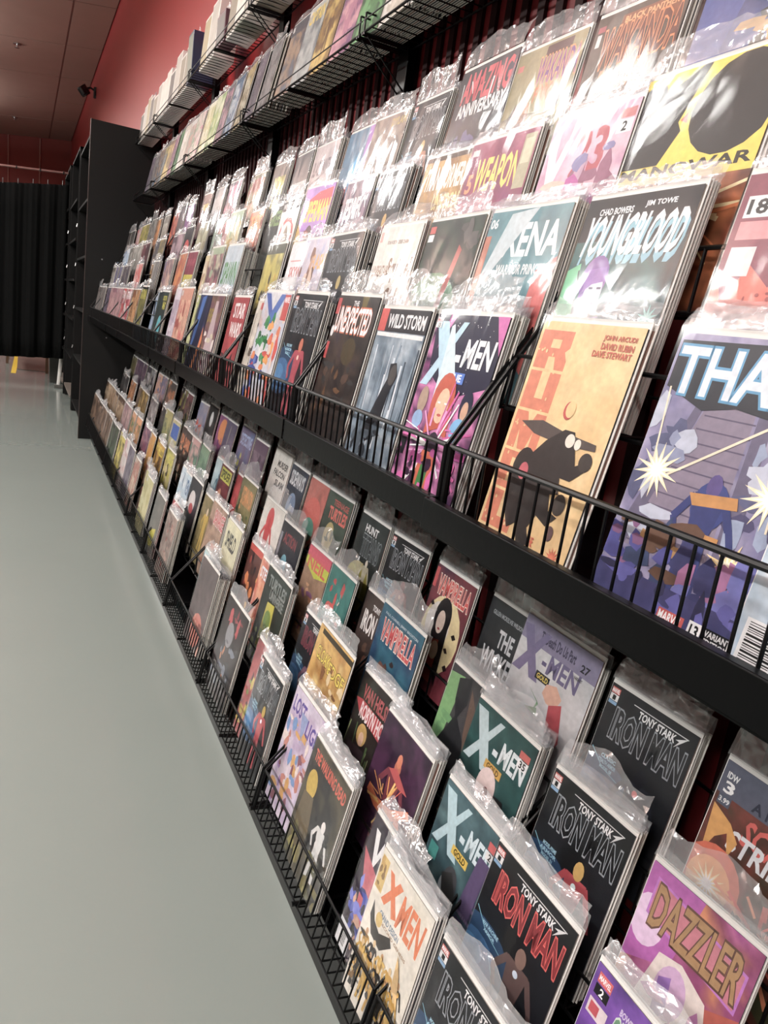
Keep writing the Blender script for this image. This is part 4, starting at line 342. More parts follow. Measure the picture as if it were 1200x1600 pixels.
ROWS['2'] = [
 (0.5364, 0.3902, 1, 'magenta comic with gold outlined title in neon frame and glowing figure', [('bg', ['a04090', 'c06098', '8c3468', 'd88850', 'a83c50'], 2, 80), ('poly', [(0.0, 0), (0.5, 0), (0.4, 0.6), (0.0, 0.8)], 'b858b0'), ('poly', [(0.6, 0.7), (1, 0.5), (1, 1.53), (0.4, 1.53)], 'b8503c'), ('ell', 0.85, 1.1, 0.2, 0.25, 'e0a060'), ('ell', 0.12, 0.42, 0.16, 0.2, 'e8c8e8'), ('poly', [(0.08, 0.08), (0.95, 0.2), (0.95, 0.5), (0.08, 0.38)], 'c070c8'), ('poly', [(0.1, 0.1), (0.93, 0.22), (0.93, 0.48), (0.1, 0.36)], 'c87484'), ('to', 'DAZZLER', 0.12, 0.12, 0.92, 0.44, 'b08858', '6c4a3c'), ('poly', [(0.3, 0.55), (0.5, 0.5), (0.75, 0.6), (0.85, 0.9), (0.7, 1.53), (0.35, 1.53), (0.4, 1.2), (0.2, 1.0)], 'e8dcd4'), ('ell', 0.48, 0.75, 0.14, 0.2, 'd8b0d8'), ('poly', [(0.36, 0.7), (0.46, 0.64), (0.5, 0.9), (0.4, 1.05)], '9a6cc0'), ('blobs', ['f4f0ec', 'e0b090', 'c07ab0'], 16, 0.35, 0.8, 0.75, 1.4, 0.1, 80), ('blobs', ['8c3c48', 'b86a4c'], 8, 0.1, 1.1, 0.4, 1.5, 0.1, 81)]),
 (0.7409, 0.5801, 4, 'dark comic with hollow silver title and crouched red figure', [('bg', ['121416', '121416', '202328', '1b1d22'], 2, 3), ('ell', 0.2, 0.95, 0.42, 0.3, '1f4468'), ('ell', 0.16, 1.0, 0.28, 0.2, '2c6496'), ('ell', 0.1, 0.98, 0.16, 0.1, '3f80b4'), ('line', 0.02, 0.62, 0.2, 0.74, 0.008, '7fc4d8'), ('line', 0.2, 0.74, 0.42, 0.78, 0.006, '7fc4d8'), ('line', 0.3, 0.86, 0.42, 1.0, 0.006, '7fc4d8'), ('rect', 0.015, 0.03, 0.115, 0.085, 'c9402f'), ('rect', 0.015, 0.09, 0.115, 0.15, 'e8e8e8'), ('rect', 0.015, 0.155, 0.115, 0.185, '7ba6cc'), ('t', 'MARVEL', 0.02, 0.04, 0.11, 0.078, 'ffffff'), ('t', '1', 0.05, 0.1, 0.08, 0.142, '111111'), ('line', 0.3, 0.075, 0.92, 0.075, 0.008, 'd8d8d8'), ('poly', [(0.92, 0.07), (0.8, 0.2), (0.84, 0.13), (0.8, 0.13)], 'e0e0e0'), ('t', 'TONY STARK', 0.38, 0.095, 0.8, 0.165, 'f0f0f0', 0.15), ('to', 'IRON MAN', 0.14, 0.185, 0.95, 0.46, '101114', '9aa0a6'), ('t', 'MODEL-PRIME', 0.15, 0.62, 0.33, 0.655, '9fd0e4'), ('t', 'ARMOR', 0.13, 0.67, 0.35, 0.705, '9fd0e4'), ('t', 'MODEL 51', 0.17, 0.72, 0.32, 0.75, '9fd0e4'), ('fig', 0.62, 0.5, 1.0, 'b83440', 'c8a04c'), ('ell', 0.62, 0.75, 0.03, 0.03, 'e8ffff')]),
 (0.9599, 0.7859, 6, 'dark teal comic with silver title, yellow tag and pale screaming mask', [('bg', ['1f4444', '2a5654', '183434', '3a6460'], 2, 82), ('blobs', ['d8b4b4', 'c89898', 'a87c80'], 14, 0.0, 0.8, 0.5, 1.5, 0.12, 82), ('poly', [(0.02, 0.06), (0.2, 0.06), (0.5, 0.62), (0.34, 0.62)], 'b8ccd0'), ('poly', [(0.42, 0.06), (0.5, 0.06), (0.14, 0.62), (0.02, 0.62)], 'b8ccd0'), ('rect', 0.44, 0.33, 0.52, 0.39, 'd8e0e2'), ('t', 'MEN', 0.55, 0.2, 0.95, 0.42, 'd8e0e2', 0.12), ('rect', 0.38, 0.47, 0.66, 0.56, 'c8982c'), ('t', 'GOLD', 0.42, 0.485, 0.62, 0.545, '5c3c10'), ('poly', [(0.2, 0.75), (0.8, 0.7), (0.9, 1.0), (0.7, 1.3), (0.4, 1.3), (0.25, 1.0)], '221f22'), ('ell', 0.5, 0.72, 0.15, 0.2, 'e4ccc8'), ('ell', 0.52, 0.8, 0.05, 0.09, '6a2424'), ('rect', 0.8, 0.12, 0.95, 0.19, 'c05048'), ('rect', 0.8, 0.2, 0.95, 0.29, 'e8e8e8'), ('t', '35', 0.83, 0.21, 0.92, 0.28, '111')]),
 (1.1046, 0.9578, 2, 'dark slate comic with light green glow and long-haired silhouette', [('bg', ['3c3c40', '4c4a4c', '2c2c30'], 2, 83), ('poly', [(0, 0.1), (0.3, 0.05), (0.2, 1.0), (0, 1.2)], '7cb070'), ('blobs', ['9cc880', '6ca068'], 8, 0, 0.2, 0.25, 1.2, 0.1, 83), ('poly', [(0.2, 0.1), (0.45, 0.0), (0.5, 0.3), (0.4, 0.5), (0.8, 0.8), (0.9, 1.5), (0.1, 1.5), (0.15, 0.9), (0.35, 0.5), (0.25, 0.35)], '2a2a2e'), ('poly', [(0.5, 0.1), (0.7, 0.3), (0.75, 0.9), (0.6, 0.6)], '6a5448')]),
 (1.3609, 1.1701, 4, 'deep teal comic with red and white title and brown horned figure', [('bg', ['1d5068', '2a6a80', '1a3c60', '24587c'], 2, 84), ('to', 'VAMPIRELLA', 0.12, 0.16, 0.92, 0.42, 'c83034', 'e8d8c8'), ('t', 'PAUL CORNELL JIMMY BROXTON', 0.1, 0.08, 0.9, 0.12, 'b8c8d0'), ('blobs', ['5a3c34', '7a4c3c', '3c2c2c'], 14, 0.2, 0.5, 0.6, 1.2, 0.09, 84), ('poly', [(0.4, 1.0), (0.6, 1.1), (0.7, 1.3), (0.5, 1.2)], 'b84c38')]),
 (1.4922, 1.3659, 1, 'brown comic with heavy white title and clawed creature', [('bg', ['3c302e', '4c3a34', '2c2424'], 2, 85), ('t', 'IRON MAN', 0.1, 0.25, 0.95, 0.55, 'e8e4e0'), ('t', 'TONY STARK', 0.3, 0.12, 0.8, 0.2, 'f0f0f0'), ('blobs', ['6a4c3c', 'a05c44', '4c3c38'], 14, 0.1, 0.6, 0.9, 1.3, 0.1, 85)]),
 (1.6747, 1.5176, 1, 'teal comic with red robed figures and tins', [('bg', ['2c6c68', '3c8078', '205450'], 3, 86), ('blobs', ['b83434', 'c8443c', '8c2828'], 14, 0.1, 0.2, 0.8, 1.3, 0.1, 86), ('ell', 0.4, 1.1, 0.2, 0.1, 'd8504c'), ('rect', 0.2, 1.0, 0.6, 1.25, 'c03838'), ('streaks', ['8cd8c8', 'e8c8b8'], 8, 0.6, 0.6, 0.3, 86)]),
 (1.8365, 1.6747, 1, 'rainbow-topped comic with brown goblin shapes', [('bg', ['8c6c50', 'a08068', '6c5844'], 3, 87), ('rect', 0, 0, 1, 0.18, 'c83c58'), ('poly', [(0, 0.18), (1, 0.18), (1, 0.35), (0.5, 0.45), (0, 0.3)], 'b8c030'), ('t', 'NEIL', 0.1, 0.15, 0.9, 0.35, 'c84838'), ('blobs', ['c88a60', '8c5c84', 'd0a078'], 18, 0.1, 0.6, 0.9, 1.4, 0.1, 87)]),
 (2.0708, 1.8959, 1, 'black comic with dim red title and cyan light', [('bg', ['26282e', '34343c', '1c1c20'], 2, 88), ('t', 'ACTION', 0.2, 0.15, 0.8, 0.35, '8c3038'), ('ell', 0.45, 0.7, 0.14, 0.18, '6ca8b8'), ('rect', 0.02, 0.2, 0.12, 0.9, '888890'), ('rect', 0.7, 0.7, 0.85, 1.0, 'd8d8d8')]),
 (2.2801, 2.0803, 1, 'white comic with crimson running figure', [('bg', ['d8d4cc', 'e0dcd4'], 2, 89), ('ell', 0.42, 0.32, 0.16, 0.24, 'c82c30'), ('fig', 0.42, 0.25, 1.1, 'c02c30', 'b82428')]),
 (2.5841, 2.3641, 3, 'orange and green jungle comic', [('bg', ['6a6c4c', '8c8458', '4c5438'], 3, 90), ('t', 'EXTERMINATION', 0.2, 0.15, 0.9, 0.5, 'e09048'), ('ell', 0.4, 0.9, 0.2, 0.2, 'e09838'), ('blobs', ['4c6c44', 'c88840', '344c34'], 16, 0.0, 0.5, 1, 1.4, 0.1, 90)]),
 (2.7169, 2.5841, 0, 'plain red', [('auto', ['a82c30', 'b83438', '902428'], '', '', 0)]),
 (2.8833, 2.7169, 1, 'dark red comic with yellow-green title box', [('bg', ['3c2428', '7c2c34', '2c2024'], 2, 91), ('rect', 0.1, 0.05, 0.95, 0.35, 'b8b838'), ('t', 'SPIDER', 0.15, 0.1, 0.9, 0.3, '1c1c1c'), ('blobs', ['b83840', 'd89878'], 10, 0.1, 0.6, 0.8, 1.3, 0.12, 91)]),
 (3.0079, 2.8833, 1, 'pale aqua comic', [('bg', ['9cb8c0', 'b8ccd0'], 2, 92), ('fig', 0.5, 0.3, 0.9, '4c7484', '5c8494')]),
 (3.2919, 3.1168, 5, 'sage green', [('auto', ['6c8c74', '7c9c80', '5c7c68'], '', '', 0)]),
 (3.4727, 3.3002, 1, 'green and pink', [('auto', ['7c9c84', 'c89c98', '5c7c70'], '', '', 0)]),
 (3.7799, 3.5182, 1, 'black comic with orange title', [('bg', ['3c3434', '5c4c44'], 2, 93), ('t', 'DARK', 0.15, 0.2, 0.9, 0.5, 'e08040'), ('blobs', ['c87850', 'd8c0a0'], 12, 0.1, 0.6, 0.9, 1.3, 0.12, 93)]),
 (3.9803, 3.7974, 1, 'cream comic with blue square', [('bg', ['d0c898', 'c8bc88'], 2, 94), ('rect', 0.1, 0.1, 0.95, 0.55, '2c5cb0')]),
 (4.2212, 3.9994, 1, 'moss green', [('auto', ['8c9060', 'b0a868', '6c7458'], '', '', 0)]),
 (4.4894, 4.2212, 2, 'near-black', [('auto', ['38383a', '4c4848', '28282a'], '', '', 0)]),
 (4.843, 4.537, 1, 'white and charcoal', [('auto', ['c8c4c4', '54484c', '9c9494'], '', '', 0)]),
 (5.2191, 4.8702, 1, 'gold and black', [('auto', ['8c7434', '3c3428', 'b89448'], '', '', 0)]),
 (5.4778, 5.2191, 1, 'brown', [('auto', ['5c4c3c', '7a6450'], '', '', 0)]),
 (5.8359, 5.5118, 1, 'rust orange', [('auto', ['a86838', 'c88850', '6c4830'], '', '', 0)]),
 (6.5534, 5.9127, 1, 'dark gray', [('auto', ['444444', '5c5854', '302e30'], '', '', 0)]),
]
ROWS['3'] = [
 (0.5139, 0.3503, 1, 'violet comic with pale green outlined title and ram-horned figure', [('bg', ['5c2c94', '7a3cb0', '48247c'], 2, 100), ('rect', 0.04, 0.05, 0.18, 0.13, 'd84848'), ('t', 'MARVEL', 0.05, 0.07, 0.17, 0.11, 'fff'), ('rect', 0.04, 0.14, 0.18, 0.22, '181818'), ('t', '2', 0.09, 0.15, 0.13, 0.21, 'fff'), ('rect', 0.03, 0.26, 0.22, 0.38, 'e8d8dc'), ('rect', 0.05, 0.28, 0.14, 0.36, 'c83848'), ('t', 'BOWERS + SIMS + NAUCK + BURNETT', 0.3, 0.12, 1.0, 0.17, 'd8c8e8'), ('to', 'SLEEPWALKER', 0.28, 0.2, 1.2, 0.52, '6c9c78', 'd8e8d8'), ('blobs', ['8c3c8c', 'c070c0', '5c2460', 'a858b0'], 30, 0.0, 0.5, 1, 1.2, 0.12, 100), ('ell', 0.3, 0.8, 0.16, 0.2, '9c4498')]),
 (0.7351, 0.5555, 1, 'black comic with red hollow title and gray-brown armoured figure', [('bg', ['1b1b1d', '1b1b1d', '202328', '1b1d22'], 2, 3), ('ell', 0.2, 0.95, 0.42, 0.3, '1f4468'), ('ell', 0.16, 1.0, 0.28, 0.2, '2c6496'), ('ell', 0.1, 0.98, 0.16, 0.1, '3f80b4'), ('line', 0.02, 0.62, 0.2, 0.74, 0.008, '7fc4d8'), ('line', 0.2, 0.74, 0.42, 0.78, 0.006, '7fc4d8'), ('line', 0.3, 0.86, 0.42, 1.0, 0.006, '7fc4d8'), ('rect', 0.015, 0.03, 0.115, 0.085, 'c9402f'), ('rect', 0.015, 0.09, 0.115, 0.15, 'e8e8e8'), ('rect', 0.015, 0.155, 0.115, 0.185, '7ba6cc'), ('t', 'MARVEL', 0.02, 0.04, 0.11, 0.078, 'ffffff'), ('t', '1', 0.05, 0.1, 0.08, 0.142, '111111'), ('line', 0.3, 0.075, 0.92, 0.075, 0.008, 'd8d8d8'), ('poly', [(0.92, 0.07), (0.8, 0.2), (0.84, 0.13), (0.8, 0.13)], 'e0e0e0'), ('t', 'TONY STARK', 0.38, 0.095, 0.8, 0.165, 'f0f0f0', 0.15), ('to', 'IRON MAN', 0.14, 0.185, 0.95, 0.46, '8c1c24', 'e04a40'), ('t', ' ', 0.15, 0.62, 0.33, 0.655, '9fd0e4'), ('t', 'WAR MACHINE', 0.13, 0.67, 0.35, 0.705, '9fd0e4'), ('t', 'ARMOR', 0.17, 0.72, 0.32, 0.75, '9fd0e4'), ('fig', 0.62, 0.5, 1.0, '6c5450', '8a6c60'), ('ell', 0.62, 0.75, 0.03, 0.03, 'e0f0ff')]),
 (0.8959, 0.7319, 2, 'teal comic with silver title, yellow tag and gray woman in plaid', [('bg', ['3c5c64', '4c7078', '2c4850', '5c8084'], 2, 101), ('poly', [(0.02, 0.06), (0.2, 0.06), (0.5, 0.62), (0.34, 0.62)], 'b4d4dc'), ('poly', [(0.42, 0.06), (0.5, 0.06), (0.14, 0.62), (0.02, 0.62)], 'b4d4dc'), ('rect', 0.44, 0.33, 0.52, 0.39, 'd0e4ea'), ('t', 'MEN', 0.55, 0.2, 0.95, 0.42, 'd0e4ea', 0.12), ('rect', 0.38, 0.47, 0.66, 0.56, 'e0bc30'), ('t', 'GOLD', 0.42, 0.485, 0.62, 0.545, '2c2410'), ('ell', 0.5, 0.85, 0.13, 0.2, '4c4c50'), ('ell', 0.44, 0.9, 0.09, 0.14, 'c0c8cc'), ('poly', [(0.35, 0.8), (0.5, 0.7), (0.66, 0.9), (0.68, 1.2), (0.5, 1.1)], '3c3c3c'), ('poly', [(0.3, 1.1), (0.66, 1.15), (0.75, 1.53), (0.2, 1.53)], '7c6c80'), ('stripes2', ['4c3c64', '7c6c90'], 0.72, 0.7, 1.0, 1.3, 9), ('poly', [(0.78, 0.3), (0.95, 0.3), (0.9, 0.9), (0.7, 0.9)], '5c4c74'), ('rect', 0.84, 0.1, 0.97, 0.18, 'c84848'), ('rect', 0.84, 0.19, 0.97, 0.27, 'e0e0e0'), ('t', '2', 0.88, 0.2, 0.92, 0.26, '111'), ('rect', 0.05, 0.65, 0.2, 0.8, '3c9c94')]),
 (1.1194, 0.9411, 6, 'dark purple comic with woman holding arc of orange fire', [('bg', ['3a2038', '50284c', '2c1a30', '5c2c50'], 2, 102), ('fig', 0.5, 0.3, 1.1, '7c3040', 'c06848'), ('poly', [(0.1, 0.85), (0.3, 0.9), (0.6, 0.85), (0.9, 0.65), (0.95, 0.72), (0.6, 1.0), (0.3, 1.02), (0.08, 0.95)], 'e8702c'), ('streaks', ['f8a840', 'e85c28', 'ffd070'], 22, 0.5, 0.88, 0.4, 102), ('poly', [(0.75, 0.8), (0.85, 0.9), (0.7, 1.3), (0.66, 1.28)], 'f07830'), ('poly', [(0.35, 0.5), (0.5, 0.42), (0.8, 0.55), (0.6, 0.58)], 'c04848'), ('ell', 0.5, 0.33, 0.05, 0.08, 'd87850')]),
 (1.2909, 1.108, 2, 'black comic with gray and white titles on red tag above green lines', [('bg', ['28201f', '302a28', '3c4438'], 2, 103), ('t', 'VAN HELSING', 0.12, 0.12, 0.92, 0.3, 'b0484c'), ('poly', [(0.0, 0.36), (0.15, 0.32), (0.95, 0.36), (0.95, 0.6), (0.15, 0.5)], 'b83038'), ('t', 'ROBYN HOOD', 0.16, 0.34, 0.92, 0.54, 'ecdcdc'), ('stripes', ['7c9858', 'a8b878', '5c7848'], 18, 0.6, 1.53, 103), ('ell', 0.35, 0.7, 0.12, 0.14, 'c8a050'), ('ell', 0.36, 0.75, 0.06, 0.09, 'e0b898'), ('poly', [(0.1, 0.9), (0.5, 0.85), (0.6, 1.5), (0.1, 1.5)], '4c3c44')]),
 (1.4981, 1.2979, 1, 'gold comic with yellow title and tangled figures', [('bg', ['c8983c', 'e0b458', 'b07c30', 'e8cc80'], 3, 104), ('rect', 0.1, 0.03, 1, 0.1, '3c3424'), ('to', 'CLOAK', 0.1, 0.25, 0.5, 0.42, 'e8d040', '5c4820'), ('to', 'EDGE', 0.5, 0.3, 0.95, 0.46, 'e8d040', '5c4820'), ('blobs', ['c87838', '8c5c34', 'e8d0a0', '6c4434'], 28, 0.1, 0.35, 0.95, 1.4, 0.08, 104), ('blobs', ['a84460', '7c3c6c'], 6, 0.1, 1.0, 0.5, 1.4, 0.06, 105)]),
 (1.6157, 1.5047, 1, 'dark comic with maroon hollow title and mauve figure', [('bg', ['26242a', '26242a', '202328', '1b1d22'], 2, 3), ('ell', 0.2, 0.95, 0.42, 0.3, '1f4468'), ('ell', 0.16, 1.0, 0.28, 0.2, '2c6496'), ('ell', 0.1, 0.98, 0.16, 0.1, '3f80b4'), ('line', 0.02, 0.62, 0.2, 0.74, 0.008, '7fc4d8'), ('line', 0.2, 0.74, 0.42, 0.78, 0.006, '7fc4d8'), ('line', 0.3, 0.86, 0.42, 1.0, 0.006, '7fc4d8'), ('rect', 0.015, 0.03, 0.115, 0.085, 'c9402f'), ('rect', 0.015, 0.09, 0.115, 0.15, 'e8e8e8'), ('rect', 0.015, 0.155, 0.115, 0.185, '7ba6cc'), ('t', 'MARVEL', 0.02, 0.04, 0.11, 0.078, 'ffffff'), ('t', '1', 0.05, 0.1, 0.08, 0.142, '111111'), ('line', 0.3, 0.075, 0.92, 0.075, 0.008, 'd8d8d8'), ('poly', [(0.92, 0.07), (0.8, 0.2), (0.84, 0.13), (0.8, 0.13)], 'e0e0e0'), ('t', 'TONY STARK', 0.38, 0.095, 0.8, 0.165, 'f0f0f0', 0.15), ('to', 'IRON MAN', 0.14, 0.185, 0.95, 0.46, '5c2030', '8c3848'), ('t', 'STEALTH', 0.15, 0.62, 0.33, 0.655, '9fd0e4'), ('t', 'ARMOR', 0.13, 0.67, 0.35, 0.705, '9fd0e4'), ('t', 'MODEL 41', 0.17, 0.72, 0.32, 0.75, '9fd0e4'), ('fig', 0.62, 0.5, 1.0, '7c5868', '8c6c74'), ('ell', 0.62, 0.75, 0.03, 0.03, 'f0e0e0')]),
 (1.9068, 1.7073, 4, 'dark green comic with gray block title and yellow doorway figure', [('bg', ['2c3430', '38423c', '242a28'], 2, 106), ('t', 'TURTLES', 0.15, 0.1, 0.9, 0.28, '8c9490'), ('t', 'UNIVERSE', 0.3, 0.3, 0.9, 0.44, '8c9490'), ('poly', [(0.3, 0.5), (0.6, 0.45), (0.7, 1.3), (0.25, 1.3)], 'c8c038'), ('ell', 0.45, 0.75, 0.14, 0.16, '7c9c48'), ('blobs', ['6c9c44', '4c7438', '98b458'], 14, 0.1, 0.9, 0.9, 1.5, 0.1, 106)]),
 (2.0356, 1.8819, 1, 'orange and white swirling comic with blue-white title', [('bg', ['d87c50', 'e8b090', 'c85438', 'f0d8c8'], 3, 107), ('t', 'STELLAR', 0.1, 0.12, 0.9, 0.32, 'e8f0f8'), ('streaks', ['e85830', 'f0c0a0', 'c83c28', 'ffffff'], 26, 0.5, 0.9, 0.5, 107)]),
 (2.1905, 2.0189, 1, 'red-banded comic with dark creatures and orange burst', [('bg', ['4c3434', '6c3c34', '2c2428'], 3, 108), ('rect', 0, 0.0, 1, 0.12, 'c84030'), ('blobs', ['e08038', 'e8b040', '302830', 'a83c30'], 22, 0.1, 0.2, 0.9, 1.4, 0.12, 108)]),
 (2.3906, 2.2, 3, 'pale yellow comic with dark title and orange flames below', [('bg', ['dcd8b0', 'e4e0c0'], 2, 109), ('t', 'SHIELD', 0.15, 0.2, 0.8, 0.5, '2c2c34'), ('poly', [(0, 1.0), (0.2, 0.9), (0.4, 1.05), (0.6, 0.9), (0.8, 1.0), (1, 0.9), (1, 1.53), (0, 1.53)], 'd88038'), ('poly', [(0, 1.2), (0.3, 1.1), (0.6, 1.25), (1, 1.1), (1, 1.53), (0, 1.53)], 'b84030')]),
 (2.6257, 2.418, 1, 'brown and pink comic with white-outlined red title', [('bg', ['8c7060', 'b89880', '6c504c'], 3, 110), ('to', 'SAVAGE', 0.3, 0.1, 0.95, 0.4, 'c83c44', 'f0e0e0'), ('blobs', ['c87858', 'd8c0a8'], 10, 0.1, 0.8, 0.9, 1.4, 0.1, 110)]),
 (2.7966, 2.6152, 1, 'olive comic with golden figure', [('bg', ['7c7048', '988858', '5c5438'], 3, 111), ('fig', 0.5, 0.2, 1.1, 'c8a848', 'd8c0a0')]),
 (3.0189, 2.8167, 1, 'black comic with white and red masked head', [('bg', ['2c2c34', '3c343c'], 2, 112), ('ell', 0.45, 0.5, 0.28, 0.25, 'e0d8d4'), ('ell', 0.5, 0.65, 0.18, 0.12, 'c83038'), ('blobs', ['6c4c5c', '8c6c74'], 10, 0.1, 0.9, 0.9, 1.4, 0.12, 112)]),
 (3.3089, 3.0323, 1, 'ice blue comic with navy title', [('bg', ['a8c4d8', 'c0d4e0', 'dce4e8'], 2, 113), ('t', 'VENOM', 0.3, 0.12, 0.98, 0.5, '2c5c8c'), ('poly', [(0.3, 0.6), (0.6, 0.7), (0.5, 1.3), (0.1, 1.4)], 'e0e4e8')]),
 (3.6138, 3.389, 1, 'black and yellow', [('auto', ['3c3830', 'b8b038', 'c8bc8c'], 'd8d040', 'WOLF', 0)]),
 (3.9715, 3.7073, 1, 'amber comic with yellow title', [('auto', ['8c5c28', 'c89c38', '4c3c28'], 'e8d030', 'HELLO', 0)]),
 (4.1279, 3.9715, 0, 'ochre', [('auto', ['c07838', 'd8a040'], '', '', 0)]),
 (4.4493, 4.1746, 2, 'crimson and violet', [('auto', ['8c4c64', '5c4460', 'a87484'], '', '', 0)]),
 (4.8801, 4.4758, 1, 'orange and green', [('auto', ['c86038', '4c7c50', 'd89868'], '', '', 0)]),
 (5.2825, 4.9115, 1, 'pink gray', [('auto', ['a88088', '8c6c74', 'c8a8a4'], '', '', 0)]),
 (6.5572, 5.3188, 1, 'sepia brown', [('auto', ['5c4434', '8c7054', 'c0a888'], '', '', 0)]),
]
